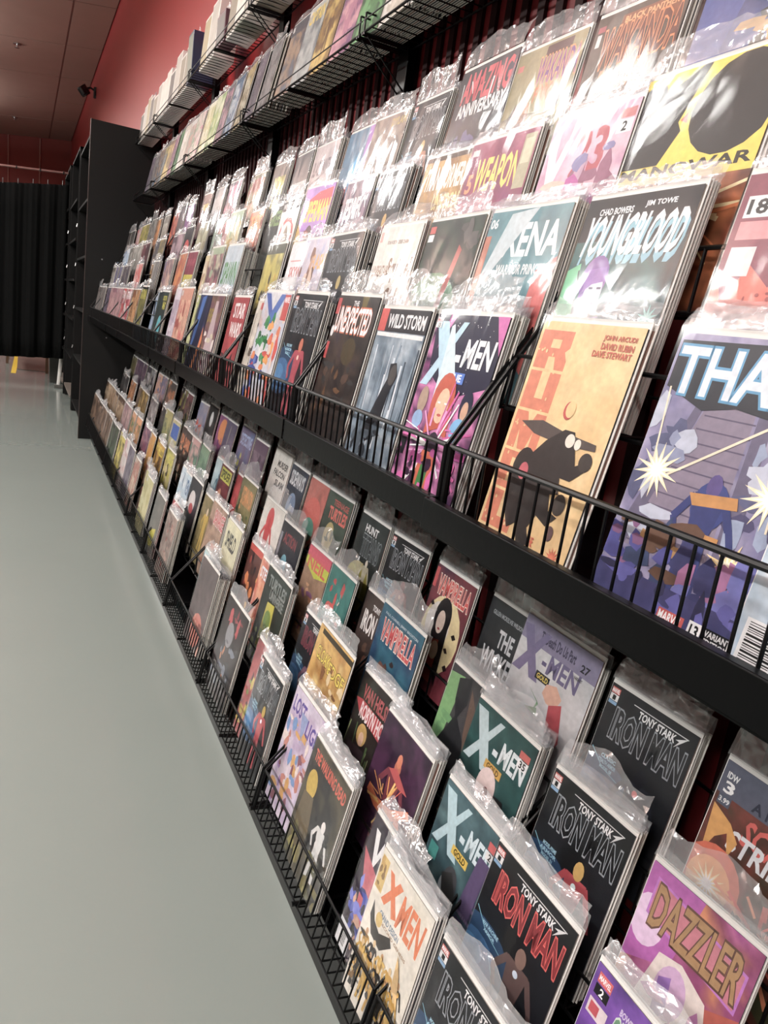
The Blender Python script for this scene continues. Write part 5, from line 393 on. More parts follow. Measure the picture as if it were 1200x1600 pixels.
ROWS['4'] = [
 (0.6939, 0.5146, 1, 'dark comic with hollow silver title, nearest the floor', [('bg', ['17191d', '17191d', '202328', '1b1d22'], 2, 3), ('ell', 0.2, 0.95, 0.42, 0.3, '1f4468'), ('ell', 0.16, 1.0, 0.28, 0.2, '2c6496'), ('ell', 0.1, 0.98, 0.16, 0.1, '3f80b4'), ('line', 0.02, 0.62, 0.2, 0.74, 0.008, '7fc4d8'), ('line', 0.2, 0.74, 0.42, 0.78, 0.006, '7fc4d8'), ('line', 0.3, 0.86, 0.42, 1.0, 0.006, '7fc4d8'), ('rect', 0.015, 0.03, 0.115, 0.085, 'c9402f'), ('rect', 0.015, 0.09, 0.115, 0.15, 'e8e8e8'), ('rect', 0.015, 0.155, 0.115, 0.185, '7ba6cc'), ('t', 'MARVEL', 0.02, 0.04, 0.11, 0.078, 'ffffff'), ('t', '1', 0.05, 0.1, 0.08, 0.142, '111111'), ('line', 0.3, 0.075, 0.92, 0.075, 0.008, 'd8d8d8'), ('poly', [(0.92, 0.07), (0.8, 0.2), (0.84, 0.13), (0.8, 0.13)], 'e0e0e0'), ('t', 'TONY STARK', 0.38, 0.095, 0.8, 0.165, 'f0f0f0', 0.15), ('to', 'IRON MAN', 0.14, 0.185, 0.95, 0.46, '16171b', '9aa0a6'), ('t', 'MODEL-PRIME', 0.15, 0.62, 0.33, 0.655, '9fd0e4'), ('t', 'ARMOR', 0.13, 0.67, 0.35, 0.705, '9fd0e4'), ('t', 'MODEL 51', 0.17, 0.72, 0.32, 0.75, '9fd0e4'), ('fig', 0.62, 0.5, 1.0, 'a82c34', 'c8b040'), ('ell', 0.62, 0.75, 0.03, 0.03, 'ffe8e0')]),
 (0.884, 0.7197, 4, 'ivory comic with orange slanted title and crowd of yellow-black figures', [('bg', ['e6e0d0', 'ece6d8', 'ded8c6'], 2, 120), ('rect', 0.02, 0.06, 0.16, 0.4, 'd8b868'), ('blobs', ['8c6c3c', 'c8a050'], 8, 0.03, 0.1, 0.15, 0.38, 0.05, 120), ('poly', [(0.2, 0.1), (0.28, 0.1), (0.5, 0.42), (0.42, 0.46)], 'e0702c'), ('poly', [(0.4, 0.1), (0.48, 0.12), (0.26, 0.44), (0.18, 0.42)], 'e0702c'), ('t', 'MEN', 0.5, 0.14, 0.94, 0.46, 'e0702c', 0.15), ('t', 'GRAND DESIGN', 0.24, 0.5, 0.62, 0.56, '6c8498'), ('t', 'SECOND GENESIS', 0.3, 0.58, 0.8, 0.61, 'a08060'), ('poly', [(0.1, 0.5), (0.2, 0.66), (0.32, 0.7), (0.5, 0.6), (0.56, 0.66), (0.4, 0.82), (0.2, 0.8), (0.1, 0.66)], '34302c'), ('ell', 0.26, 0.6, 0.06, 0.07, 'd8b868'), ('fig', 0.14, 0.78, 0.42, 'c8982c', 'c89868'), ('fig', 0.31000000000000005, 0.78, 0.42, '2e2a28', 'e0c088'), ('fig', 0.48000000000000004, 0.78, 0.42, 'd0a43c', 'c89868'), ('fig', 0.65, 0.78, 0.42, 'c8982c', 'e0c088'), ('fig', 0.8200000000000001, 0.78, 0.42, '2e2a28', 'c89868'), ('fig', 0.14, 0.91, 0.42, 'd0a43c', 'e0c088'), ('fig', 0.31000000000000005, 0.91, 0.42, 'c8982c', 'c89868'), ('fig', 0.48000000000000004, 0.91, 0.42, '2e2a28', 'e0c088'), ('fig', 0.65, 0.91, 0.42, 'd0a43c', 'c89868'), ('fig', 0.8200000000000001, 0.91, 0.42, 'c8982c', 'e0c088'), ('fig', 0.14, 1.04, 0.42, '2e2a28', 'c89868'), ('fig', 0.31000000000000005, 1.04, 0.42, 'd0a43c', 'e0c088'), ('fig', 0.48000000000000004, 1.04, 0.42, 'c8982c', 'c89868'), ('fig', 0.65, 1.04, 0.42, '2e2a28', 'e0c088'), ('fig', 0.8200000000000001, 1.04, 0.42, 'd0a43c', 'c89868'), ('blobs', ['c8982c', '34302c', 'e0b858', '8c6424'], 50, 0.05, 0.85, 0.9, 1.4, 0.045, 121), ('poly', [(0.7, 0.6), (0.8, 0.75), (0.9, 1.0), (0.74, 0.9)], 'c8a468')]),
 (0.9782, 0.8372, 1, 'black and red comic with white zigzag emblem and man in pink robe', [('bg', ['26202c', '342838', '1c1a20'], 2, 122), ('poly', [(0.1, 0.12), (0.2, 0.12), (0.26, 0.34), (0.33, 0.14), (0.4, 0.34), (0.48, 0.1), (0.58, 0.1), (0.42, 0.5), (0.34, 0.3), (0.24, 0.52)], 'f0f0f0'), ('poly', [(0.2, 0.5), (0.46, 0.5), (0.46, 0.54), (0.2, 0.54)], 'c83038'), ('poly', [(0.0, 0.4), (0.35, 0.5), (0.75, 0.5), (0.95, 0.7), (0.9, 1.1), (0.2, 1.1), (0.15, 0.7)], 'c04858'), ('ell', 0.72, 0.42, 0.11, 0.15, 'e0b490'), ('ell', 0.68, 0.38, 0.12, 0.16, '2c2020'), ('ell', 0.74, 0.46, 0.08, 0.1, 'e4b898'), ('blobs', ['3c4cb0', '6c78d8', '2c3474'], 12, 0, 0.7, 0.5, 1.2, 0.1, 122), ('blobs', ['d8a888', 'c09078', '241c1c'], 12, 0.1, 0.9, 0.6, 1.5, 0.08, 123), ('rect', 0.0, 1.25, 0.3, 1.53, 'e8e8ec'), ('rect', 0.5, 1.1, 1, 1.53, 'e4e4e8'), ('bars', 0.06, 1.32, 0.24, 1.5)]),
 (1.2254, 1.0375, 4, 'gray comic with red title, pumpkin-headed figure and white figure', [('bg', ['3c3c3c', '2c2c2e', '5c5644', '4a4840'], 2, 124), ('t', 'THE WALKING DEAD', 0.1, 0.1, 0.95, 0.24, 'd85030'), ('ell', 0.22, 0.5, 0.13, 0.18, 'c8a838'), ('poly', [(0.1, 0.65), (0.35, 0.6), (0.45, 1.0), (0.4, 1.3), (0.05, 1.3)], '6c6048'), ('fig', 0.72, 0.6, 0.8, 'd8d8d4', 'e8e4e0'), ('blobs', ['7c7440', '9c9450', '5c5c3c'], 18, 0, 1.1, 1, 1.53, 0.1, 124), ('blobs', ['1e1e1e'], 5, 0.5, 0.7, 0.9, 1.1, 0.06, 125)]),
 (1.4133, 1.2216, 4, 'lilac and white comic with purple title and crowded robots', [('bg', ['c8b8d4', 'd8ccdc', 'b8a0c4', 'e0d4d8'], 3, 126), ('t', 'LOST', 0.05, 0.1, 0.4, 0.3, '54389c'), ('t', 'LIGHT', 0.5, 0.2, 0.98, 0.4, '54389c'), ('poly', [(0.3, 0.2), (0.5, 0.2), (0.45, 0.55)], '8c9cc8'), ('blobs', ['6c94c8', 'a078b8', 'c87c6c', 'e8d8d0', 'd8a050', '8c4c5c'], 46, 0.0, 0.3, 1, 1.5, 0.09, 126)]),
 (1.5988, 1.4368, 3, 'dark comic with hollow silver title and leaping red figure', [('bg', ['16181c', '16181c', '202328', '1b1d22'], 2, 3), ('ell', 0.2, 0.95, 0.42, 0.3, '1f4468'), ('ell', 0.16, 1.0, 0.28, 0.2, '2c6496'), ('ell', 0.1, 0.98, 0.16, 0.1, '3f80b4'), ('line', 0.02, 0.62, 0.2, 0.74, 0.008, '7fc4d8'), ('line', 0.2, 0.74, 0.42, 0.78, 0.006, '7fc4d8'), ('line', 0.3, 0.86, 0.42, 1.0, 0.006, '7fc4d8'), ('rect', 0.015, 0.03, 0.115, 0.085, 'c9402f'), ('rect', 0.015, 0.09, 0.115, 0.15, 'e8e8e8'), ('rect', 0.015, 0.155, 0.115, 0.185, '7ba6cc'), ('t', 'MARVEL', 0.02, 0.04, 0.11, 0.078, 'ffffff'), ('t', '1', 0.05, 0.1, 0.08, 0.142, '111111'), ('line', 0.3, 0.075, 0.92, 0.075, 0.008, 'd8d8d8'), ('poly', [(0.92, 0.07), (0.8, 0.2), (0.84, 0.13), (0.8, 0.13)], 'e0e0e0'), ('t', 'TONY STARK', 0.38, 0.095, 0.8, 0.165, 'f0f0f0', 0.15), ('to', 'IRON MAN', 0.14, 0.185, 0.95, 0.46, '14161a', '9aa0a6'), ('t', 'EXTREMIS', 0.15, 0.62, 0.33, 0.655, '9fd0e4'), ('t', 'ARMOR', 0.13, 0.67, 0.35, 0.705, '9fd0e4'), ('t', 'MODEL 30', 0.17, 0.72, 0.32, 0.75, '9fd0e4'), ('fig', 0.62, 0.5, 1.0, 'b02c38', 'c8a83c'), ('ell', 0.62, 0.75, 0.03, 0.03, 'f0f0ff')]),
 (1.7072, 1.5904, 1, 'dark red comic with white block title and green crowd', [('bg', ['8c3438', 'a84444', '6c2c34'], 2, 127), ('t', 'TURTLES', 0.3, 0.15, 0.9, 0.5, 'e8e4e0'), ('blobs', ['7c8c38', 'c8b040', '5c3c44', 'a84c3c'], 24, 0.0, 0.5, 1, 1.4, 0.1, 127)]),
 (1.9615, 1.7641, 2, 'black comic with gray skull rider and red curls', [('bg', ['2c2828', '3c3434', '242224'], 2, 128), ('blobs', ['b83038', '8c2830'], 8, 0.3, 0.1, 0.8, 0.4, 0.1, 128), ('ell', 0.45, 0.5, 0.16, 0.2, '8c8c90'), ('blobs', ['5c5c64', 'c87c48', '7c8490', '34363c'], 22, 0.1, 0.6, 0.9, 1.3, 0.1, 129)]),
 (2.3049, 2.1112, 9, 'gray-brown comic with pink glow on a thick stack', [('bg', ['5c5454', '6c6060', '4c4444'], 2, 130), ('ell', 0.6, 1.2, 0.3, 0.3, 'c87060'), ('blobs', ['d89880', '8c4c44'], 10, 0.4, 1.0, 1, 1.5, 0.1, 130)]),
 (2.4593, 2.2821, 1, 'sky blue comic with red and yellow title', [('bg', ['70b8cc', '88c8d8', 'e0dc70'], 2, 131), ('poly', [(0.1, 0.1), (0.9, 0.2), (0.8, 0.6), (0.1, 0.4)], 'c83c38'), ('poly', [(0.1, 0.4), (0.8, 0.6), (0.7, 0.72), (0.1, 0.5)], 'e8c838'), ('blobs', ['e0e0c0', 'd8c840', 'c8d8e0'], 12, 0.1, 0.7, 0.8, 1.4, 0.12, 131)]),
 (2.9352, 2.6859, 6, 'speckled brown comic on a thick stack', [('bg', ['8c746c', 'b09c90', '6c5450', 'c8b8a8'], 5, 132), ('blobs', ['5c4440', 'c8a090', 'a85c54'], 22, 0.1, 0.1, 0.9, 1.4, 0.08, 132)]),
 (3.059, 2.8338, 1, 'red and green abstract comic', [('bg', ['b84048', 'c84c50'], 2, 133), ('poly', [(0.3, 0.2), (0.9, 0.1), (0.7, 0.8), (0.4, 0.6)], '5c8c44')]),
 (3.2445, 3.059, 2, 'gray comic with yellow wedge', [('bg', ['70706c', '848078'], 2, 134), ('poly', [(0.2, 1.0), (0.8, 0.8), (0.7, 1.3), (0.3, 1.4)], 'c8c040')]),
 (3.6693, 3.4113, 3, 'pale butter yellow', [('auto', ['c8c48c', 'd4d0a0', 'b0a870'], '', '', 0)]),
 (3.9637, 3.7025, 1, 'red and cream lined', [('auto', ['b09080', 'a85c54', 'd0c0a8'], '', '', 0)]),
 (4.2028, 3.9637, 1, 'gray violet', [('auto', ['70647c', '8c8490', '54485c'], '', '', 0)]),
 (4.4072, 4.2028, 1, 'white and pink', [('auto', ['d0c4c0', 'c88c8c', 'e0dcd8'], '', '', 0)]),
 (4.7322, 4.4379, 1, 'yellow and black', [('auto', ['b8a830', '4c4430', 'd8c858'], '', '', 0)]),
 (5.1032, 4.767, 1, 'dark green', [('auto', ['3c4c38', '586850', '2c3428'], '', '', 0)]),
 (6.4914, 5.1432, 1, 'brown and bronze', [('auto', ['6c5444', '8c7058', '4c3c34'], '', '', 0)]),
]

# ------------------------------------------------------------------ printed covers
CW, CH = .168, .257
TMAX = CH/CW
_tx = {}
def glyphs(s, off):
    k = (s, off)
    if k not in _tx:
        c = bpy.data.curves.new('tmp', 'FONT'); c.body = s; c.size = 1; c.offset = off; c.resolution_u = 2
        o = bpy.data.objects.new('tmp', c); me = bpy.data.meshes.new_from_object(o)
        v = [(q.co.x, q.co.y) for q in me.vertices]; f = [tuple(p.vertices) for p in me.polygons]
        bpy.data.objects.remove(o); bpy.data.meshes.remove(me); bpy.data.curves.remove(c)
        _tx[k] = (v, f)
    return _tx[k]

class Art:
    def __init__(s): s.v = []; s.f = []; s.c = []; s.k = 0
    def add(s, pts, faces, col):
        s.k += 1; b = len(s.v); y = -.000012*s.k
        for x, t in pts:
            x = min(1, max(0, x)); t = min(TMAX, max(0, t))
            s.v.append(((x-.5)*CW, y, CH - t*CW))
        s.f += [tuple(b+i for i in f) for f in faces]
        if isinstance(col, list): s.c += col
        else: s.c += [lin(col)]*len(pts)
    def bg(s, pal, scl, seed):
        rs = np.random.RandomState(seed+7); nx, ny = 19, 28
        def vn(k):
            g = rs.rand(int(k*1.6)+2, k+2)
            yy = np.linspace(0, g.shape[0]-1.001, ny); xx = np.linspace(0, g.shape[1]-1.001, nx)
            y0 = yy.astype(int); x0 = xx.astype(int); fy = (yy-y0)[:, None]; fx = (xx-x0)[None]
            return (g[y0][:, x0]*(1-fx)+g[y0][:, x0+1]*fx)*(1-fy)+(g[y0+1][:, x0]*(1-fx)+g[y0+1][:, x0+1]*fx)*fy
        n = .6*vn(scl+1)+.4*vn(scl*3+2); n = (n-n.min())/(np.ptp(n)+1e-6)
        P = np.array([lin(c) for c in pal]); q = n*(len(pal)-1.001); i = q.astype(int); f = (q-i)[..., None]
        c = P[i]*(1-f)+P[i+1]*f
        c = c*(.86+.28*vn(9))[..., None]
        pts = [(x/(nx-1), t/(ny-1)*TMAX) for t in range(ny) for x in range(nx)]
        fc = [(a*nx+b, (a+1)*nx+b, (a+1)*nx+b+1, a*nx+b+1) for a in range(ny-1) for b in range(nx-1)]
        s.add(pts, fc, [tuple(z) for z in c.reshape(-1, 3)])
    def poly(s, pts, col):
        # triangulated by the mesh itself: keep as one n-gon, counter-clockwise not required
        s.add(pts, [tuple(range(len(pts)))], col)
    def rect(s, x0, t0, x1, t1, col): s.poly([(x0, t0), (x0, t1), (x1, t1), (x1, t0)], col)
    def ell(s, cx, cy, rx, ry, col, n=18):
        s.poly([(cx+rx*math.cos(6.2832*i/n), cy+ry*math.sin(6.2832*i/n)) for i in range(n)], col)
    def ring(s, cx, cy, rx, ry, col):
        n = 24; p = []
        for k in (1, .84): p += [(cx+k*rx*math.cos(6.2832*i/n), cy+k*ry*math.sin(6.2832*i/n)) for i in range(n)]
        s.add(p, [(i, (i+1) % n, n+(i+1) % n, n+i) for i in range(n)], col)
    def line(s, x0, y0, x1, y1, w_, col):
        d = math.hypot(x1-x0, y1-y0) or 1; a = -(y1-y0)/d*w_/2; b = (x1-x0)/d*w_/2
        s.poly([(x0+a, y0+b), (x1+a, y1+b), (x1-a, y1-b), (x0-a, y0-b)], col)
    def text(s, t, x0, t0, x1, t1, col, shear=0, off=.03):
        v, f = glyphs(t, off); v0, _ = glyphs(t, .012)
        if not v0 or t.strip() == '': return
        ax = min(p[0] for p in v0); bx = max(p[0] for p in v0); ay = min(p[1] for p in v0); by = max(p[1] for p in v0)
        q = []
        for x, y in v:
            h = (y-ay)/(by-ay); q.append((x0+(x-ax)/(bx-ax)*(x1-x0-shear*(t1-t0)*.5)+shear*h*(t1-t0)*.5, t1-h*(t1-t0)))
        s.add(q, f, col)
    def blobs(s, cols, n, x0, t0, x1, t1, r, seed):
        rr = random.Random(seed)
        for i in range(n):
            cx = rr.uniform(x0, x1); cy = rr.uniform(t0, t1); k = rr.randint(6, 9); R = r*rr.uniform(.45, 1.15); e = rr.uniform(.5, 1.6); ph = rr.random()*6
            P = []
            for j in range(k):
                a = 6.2832*j/k; d = R*rr.uniform(.55, 1.1)
                P.append((cx+d*math.cos(a+ph)*(1/e), cy+d*math.sin(a+ph)*e))
            s.poly(P, rr.choice(cols))
    def fig(s, cx, t, h, body, head):
        r = h*.075
        s.poly([(cx-h*.13, t+h*.17), (cx+h*.13, t+h*.16), (cx+h*.08, t+h*.5), (cx-h*.08, t+h*.5)], body)
        s.line(cx-h*.12, t+h*.19, cx-h*.24, t+h*.38, h*.06, body); s.line(cx-h*.24, t+h*.37, cx-h*.17, t+h*.52, h*.05, body)
        s.line(cx+h*.12, t+h*.18, cx+h*.22, t+h*.36, h*.06, body); s.line(cx+h*.22, t+h*.35, cx+h*.28, t+h*.48, h*.05, body)
        s.poly([(cx-h*.08, t+h*.48), (cx+h*.01, t+h*.48), (cx-h*.05, t+h*.95), (cx-h*.12, t+h*.95)], body)
        s.poly([(cx, t+h*.48), (cx+h*.09, t+h*.48), (cx+h*.14, t+h*.92), (cx+h*.07, t+h*.93)], body)
        s.ell(cx, t+r*1.4, r*.8, r*1.15, head, 12)
    def run(s, art, seed):
        for e in art:
            k, a = e[0], e[1:]
            if k == 'bg': s.bg(*a)
            elif k == 'rect': s.rect(*a)
            elif k == 'poly': s.poly(*a)
            elif k == 'ell': s.ell(*a)
            elif k == 'ring': s.ring(*a)
            elif k == 'line': s.line(*a)
            elif k == 't': s.text(*a)
            elif k == 'tb': s.text(*a, 0, .07)
            elif k == 'to':
                s.text(*a[:5], a[6], 0, .06); s.text(*a[:6], 0, .02)
            elif k == 'blobs': s.blobs(*a)
            elif k == 'fig': s.fig(*a)
            elif k == 'burst':
                cx, cy, r, c1, c2, n = a
                for cc, q in ((c1, 1), (c2, .6)):
                    s.poly([(cx+(r if i % 2 else r*.38)*q*math.cos(3.1416*i/n), cy+(r if i % 2 else r*.38)*q*math.sin(3.1416*i/n)) for i in range(2*n)], cc)
            elif k == 'streaks':
                cols, n, cx, cy, sp, sd = a; rr = random.Random(sd)
                for i in range(n):
                    an = rr.random()*6.28; d0 = sp*rr.uniform(.1, .5); d1 = sp*rr.uniform(.5, 1.1); b = an+rr.uniform(-.3, .3); w_ = .02*rr.uniform(.5, 1.5)
                    s.line(cx+d0*math.cos(an), cy+d0*math.sin(an), cx+d1*math.cos(b), cy+d1*math.sin(b), w_, rr.choice(cols))
            elif k == 'stripes':
                cols, n, t0, t1, sd = a; rr = random.Random(sd)
                for i in range(n):
                    x = rr.random(); w_ = rr.uniform(.01, .04); x2 = x+rr.uniform(-.08, .08); u = rr.uniform(t0, (t0+t1)/2); v_ = rr.uniform((t0+t1)/2, t1)
                    s.poly([(x, u), (x+w_, u), (x2+w_*.5, v_), (x2, v_)], rr.choice(cols))
            elif k == 'stripes2':
                cols, x0, t0, x1, t1, n = a
                for i in range(n):
                    s.rect(x0, t0+(t1-t0)*i/n, x1, t0+(t1-t0)*(i+.5)/n, cols[i % 2])
                    s.rect(x0+(x1-x0)*i/n, t0, x0+(x1-x0)*(i+.25)/n, t1, cols[0])
            elif k == 'bars':
                x0, t0, x1, t1 = a; s.rect(x0, t0, x1, t1, 'f0f0f0'); rr = random.Random(4); t = t0+.015
                while t < t1-.015:
                    h_ = rr.choice((.004, .007, .011)); s.rect(x0+.02, t, x1-.03, t+h_, '161616'); t += h_+rr.choice((.005, .008))
            elif k == 'dots':
                c, n, x0, t0, x1, t1, r, sd = a; rr = random.Random(sd)
                for i in range(n): s.ell(rr.uniform(x0, x1), rr.uniform(t0, t1), r*rr.uniform(.5, 1.2), r*rr.uniform(.5, 1.4), c, 6)
            elif k == 'auto':
                pal, tc, title, _ = a; rr = random.Random(seed*13+5); pal = list(pal)
                s.bg(pal+[pal[0]], rr.randint(2, 4), seed)
                if rr.random() < .8: s.blobs(pal, 12, .05, .4, .95, 1.45, .14, seed)
                if rr.random() < .5: s.fig(rr.uniform(.35, .65), rr.uniform(.35, .5), rr.uniform(.8, 1.0), rr.choice(pal), rr.choice(pal))
                if rr.random() < .5: s.rect(0, .0, 1, rr.uniform(.1, .25), rr.choice(pal))
                if rr.random() < .5: s.rect(.04, .04, .16, .15, 'd8d4d0')
                if title: s.text(title, .12, .08, .9, .34, tc)
    def mesh(s, name='cover_art'):
        me = bpy.data.meshes.new(name); me.from_pydata(s.v, [], s.f)
        ca = me.color_attributes.new('ink', 'FLOAT_COLOR', 'POINT')
        buf = np.ones((len(s.v), 4), dtype=np.float32); buf[:, :3] = np.array(s.c, dtype=np.float32)
        ca.data.foreach_set('color', buf.ravel()); me.materials.append(M_COVER); me.update(); return me

# ------------------------------------------------------------------ bag, board and paper meshes shared by all comics
BH = .264
def board_mesh():
    b = MB(); b.box(-.0862, .0022, 0, .0862, .0034, BH)
    return b.mesh('board', M_BOARD)
def body_mesh(k):
    b = MB(); b.box(-.084, .0002, .001, .084, .0020, CH-.0005)
    return b.mesh('paper', M_BODY[k])
def copy_mesh(k):
    b = MB(); b.box(-.084, .0004, .001, .084, .0020, CH-.0005, 1); b.box(-.0862, .0023, 0, .0862, .0033, BH, 0)
    # thin bag lip above each copy
    rr = random.Random(k); n = 5; h = rr.uniform(.012, .03); base = len(b.v)
    for j in range(3):
        for i in range(n):
            b.v.append((-.0875+.175*i/(n-1), .0015+rr.uniform(-.001, .003)*j, BH-.002+h*j/2*rr.uniform(.8, 1.1)))
    for j in range(2):
        for i in range(n-1):
            a = base+j*n+i; b.f.append((a, a+1, a+n+1, a+n)); b.m.append(2)
    return b.mesh('copy', [M_BOARD, M_BODY[k % 5], M_FLAP])
def bag_mesh(seed, tall=None):
    rr = random.Random(seed); b = MB(); nx, nz = 7, 9; k = 0
    W = .0878
    nz1, hf = 8, rr.choice((.018, .024, .028, .032, .036, .042)); curl = rr.uniform(.0, .022)
    if tall: hf = tall; curl = rr.uniform(-.01, .015)
    crump = rr.uniform(.0012, .0032)
    rows = []
    for j in range(nz):
        z = BH*j/(nz-1); rows.append([(-W+2*W*i/(nx-1), -.0022+rr.uniform(-.0006, .0002)+(.0 if 0 < i < nx-1 else .0012), z) for i in range(nx)])
    for r_ in rows: b.v += r_
    for j in range(nz-1):
        for i in range(nx-1): a = j*nx+i; b.f.append((a, a+1, a+nx+1, a+nx)); b.m.append(0)
    base = len(b.v); mx = 17
    ph = rr.random()*6; side = rr.uniform(-.18, .18)
    for j in range(nz1):
        u = j/(nz1-1)
        for i in range(mx):
            x = -W+2*W*i/(mx-1); q = i/(mx-1)
            top = hf*(1+side*(q-.5)+.16*math.sin(ph+q*7))
            z = BH-.001+top*u; y = -.001+curl*u*u+crump*u*rr.uniform(-1, 1)+.004*u*math.sin(ph*2+q*9)
            b.v.append((x*(1-.05*u)+rr.uniform(-.0012, .0012)*u, y, z+rr.uniform(-.002, .002)*u))
    for j in range(nz1-1):
        for i in range(mx-1):
            a = base+j*mx+i
            if rr.random() < .5: b.f += [(a, a+1, a+mx+1), (a, a+mx+1, a+mx)]
            else: b.f += [(a, a+1, a+mx), (a+1, a+mx+1, a+mx)]
            b.m += [1, 1]
    me = b.mesh('bag', [M_FILM, M_FLAP], smooth=True)
    for p in me.polygons:
        if p.material_index == 1 and rr.random() < .45: p.use_smooth = False
    return me
BOARD = board_mesh(); BODIES = [body_mesh(k) for k in range(5)]; COPIES = [copy_mesh(k) for k in range(10)]; BAGS = [bag_mesh(k+3) for k in range(14)]; TALL = [bag_mesh(k+40, .046+.004*(k % 3)) for k in range(6)]
TILT = math.radians(10); SN, CS = math.sin(TILT), math.cos(TILT)

ROWNAME = {'D': 'bottom row of the upper rack', 'C': 'second row up of the upper rack', 'B': 'third row up of the upper rack', 'A': 'top row of the upper rack',
           '4': 'bottom row of the lower rack', '3': 'second row up of the lower rack', '2': 'third row up of the lower rack', '1': 'top row of the lower rack'}
ORD = ['', 'first', 'second', 'third', 'fourth', 'fifth', 'sixth', 'seventh', 'eighth', 'ninth', 'tenth', 'eleventh', 'twelfth', 'thirteenth', 'fourteenth', 'fifteenth', 'sixteenth', 'seventeenth', 'eighteenth', 'nineteenth', 'twentieth', 'twenty-first', 'twenty-second', 'twenty-third', 'twenty-fourth', 'twenty-fifth']

FRONTS = []   # (row, y_centre, width, depth_push, copies, label, art, seed)
for row, items in ROWS.items():
    # items: nearest first: (y_far, y_near, copies, text, art)
    lst = []
    for k, (yf, yn, nc, text, art) in enumerate(items):
        span = yf-yn; far = text and len(text.split()) <= 4 and art[0][0] == 'auto'
        n = max(1, round(span/.168)) if yf > 2.6 else 1
        for j in range(n):
            w_ = min(.198, max(.158, span)) if (n == 1 and .14 < span < .24) else .168
            y0 = yn+(j+1)*span/n
            lst.append([y0-w_/2, w_, nc, text, art, k*10+j+ord(row)*101, far or n > 1])
    lst.sort(key=lambda q: q[0])
    push = 0; prev = None
    for q in lst:
        if prev is not None and q[0]-q[1]/2 < prev[0]+prev[1]/2-.002:
            push += .0042*(prev[2]+1)+.002
            if push > .045: push = 0
        else: push = 0
        q.append(push); prev = q
    cnt = 0
    for q in reversed(lst):
        cnt += 1
        t = q[3]
        if q[6]:
            base = t.replace(' comic', '', 1) if ' comic' in t else t
            base = ' '.join(base.split()[:4])
            if base.split()[-1] in ('with', 'and', 'around', 'of', 'in', 'on'): base = ' '.join(base.split()[:-1])
            lab = '%s comic, %s from the far black panel, %s' % (base, ORD[min(cnt, 25)], ROWNAME[row].replace(' of the', ',').replace('row,', 'row,'))
            if len(lab.split()) > 16: lab = '%s comic, %s from the black panel, %s' % (' '.join(base.split()[:2]).replace(' and', ''), ORD[min(cnt, 25)], ROWNAME[row].replace(' of the', ','))
        else:
            lab = t
            for extra in (', '+ROWNAME[row], ', '+ROWNAME[row].replace(' of the', ','), ', '+ROWNAME[row].split(' of the ')[1]):
                if len((t+extra).split()) <= 16: lab = t+extra; break
        FRONTS.append([row, q[0], q[1], q[7], q[2], lab, q[4], q[5], q[6]])

def frame_of(row, y, push, k=0):
    xt, zt = ROWLINE[row]; rel = BH
    xb = xt - rel*SN + (push+k*.0040)*CS; zb = zt - rel*CS - (push+k*.0040)*SN + .0
    return (xb, y, zb+EYE)
LIM = 330
near = sorted(range(len(FRONTS)), key=lambda i: FRONTS[i][1])
n_obj = len(FRONTS); indiv = set()
cand = []
for i in near:
    for c in range(1, FRONTS[i][4]+1):
        cand.append((FRONTS[i][1], i, c))
cand.sort()
take = set((i, c) for _, i, c in cand[:max(0, LIM-len(FRONTS))])
print('FRONTS', len(FRONTS), 'copies', len(cand), 'taken', len(take))
stuff = MB()
for i, (row, y, w_, push, nc, lab, art, seed, auto_) in enumerate(FRONTS):
    rr = random.Random(seed)
    rot = (-TILT+rr.uniform(-.012, .012), rr.uniform(-.012, .012), -math.pi/2+rr.uniform(-.03, .03))
    sx = w_/.168
    sz = 1.07 if sx > 1.12 else 1
    e = empty('comic_book', frame_of(row, y, push), rot)
    g = {'D': 'bagged comics on the upper rack', 'C': 'bagged comics on the upper rack', 'B': 'bagged comics on the upper rack', 'A': 'bagged comics on the upper rack'}.get(row, 'bagged comics on the lower rack')
    tag(e, lab, 'comic', g)
    A = Art(); A.run(art, seed); me = A.mesh()
    link('cover', me, e, scale=(sx, 1, sz))
    link('pages', BODIES[seed % 5], e, scale=(sx, 1, sz))
    link('backing_board', BOARD, e, scale=(sx, 1, sz))
    link('bag', TALL[seed % 6] if row == 'A' or (row == '1') or seed % 5 == 0 or (row == 'D' and .7 < y < 1.15) else BAGS[seed % len(BAGS)], e, scale=(sx, 1, sz))
    short = lab.split(',')[0] if auto_ else ' '.join(lab.split(',')[0].split()[:10])
    ws = short.split()
    while ws[-1] in ('with', 'and', 'of', 'in', 'on', 'a', 'the', 'title', 'around', 'over', 'thin', 'bright', 'heavy', 'low') or ws[-1].endswith('-haired'): ws = ws[:-1]
    short = ' '.join(ws)
    for c in range(1, nc+1):
        cm = COPIES[(seed+c) % 10]
        if (i, c) in take:
            o = link('comic_book', cm, None, frame_of(row, y+rr.uniform(-.0025, .0025), push, c), (rot[0]+rr.uniform(-.004, .004), rot[1], rot[2]), (sx, 1, 1))
            tag(o, 'copy stacked behind the %s, %s' % (short, ROWNAME[row].split(' of the ')[1].replace('rack', 'rack')), 'comic', 'copies behind the ' + (lab.split(',')[0] if not auto_ else lab))
        else:
            M = Matrix.Translation(frame_of(row, y+rr.uniform(-.0025, .0025), push, c)) @ Matrix.Rotation(rot[2], 4, 'Z') @ Matrix.Rotation(rot[0], 4, 'X') @ Matrix.Diagonal((sx, 1, 1, 1))
            b0 = len(stuff.v); stuff.v += [tuple(M @ v_.co) for v_ in cm.vertices]
            for p in cm.polygons: stuff.f.append(tuple(b0+v_ for v_ in p.vertices)); stuff.m.append((0, 1+(seed+c) % 5, 6)[p.material_index])
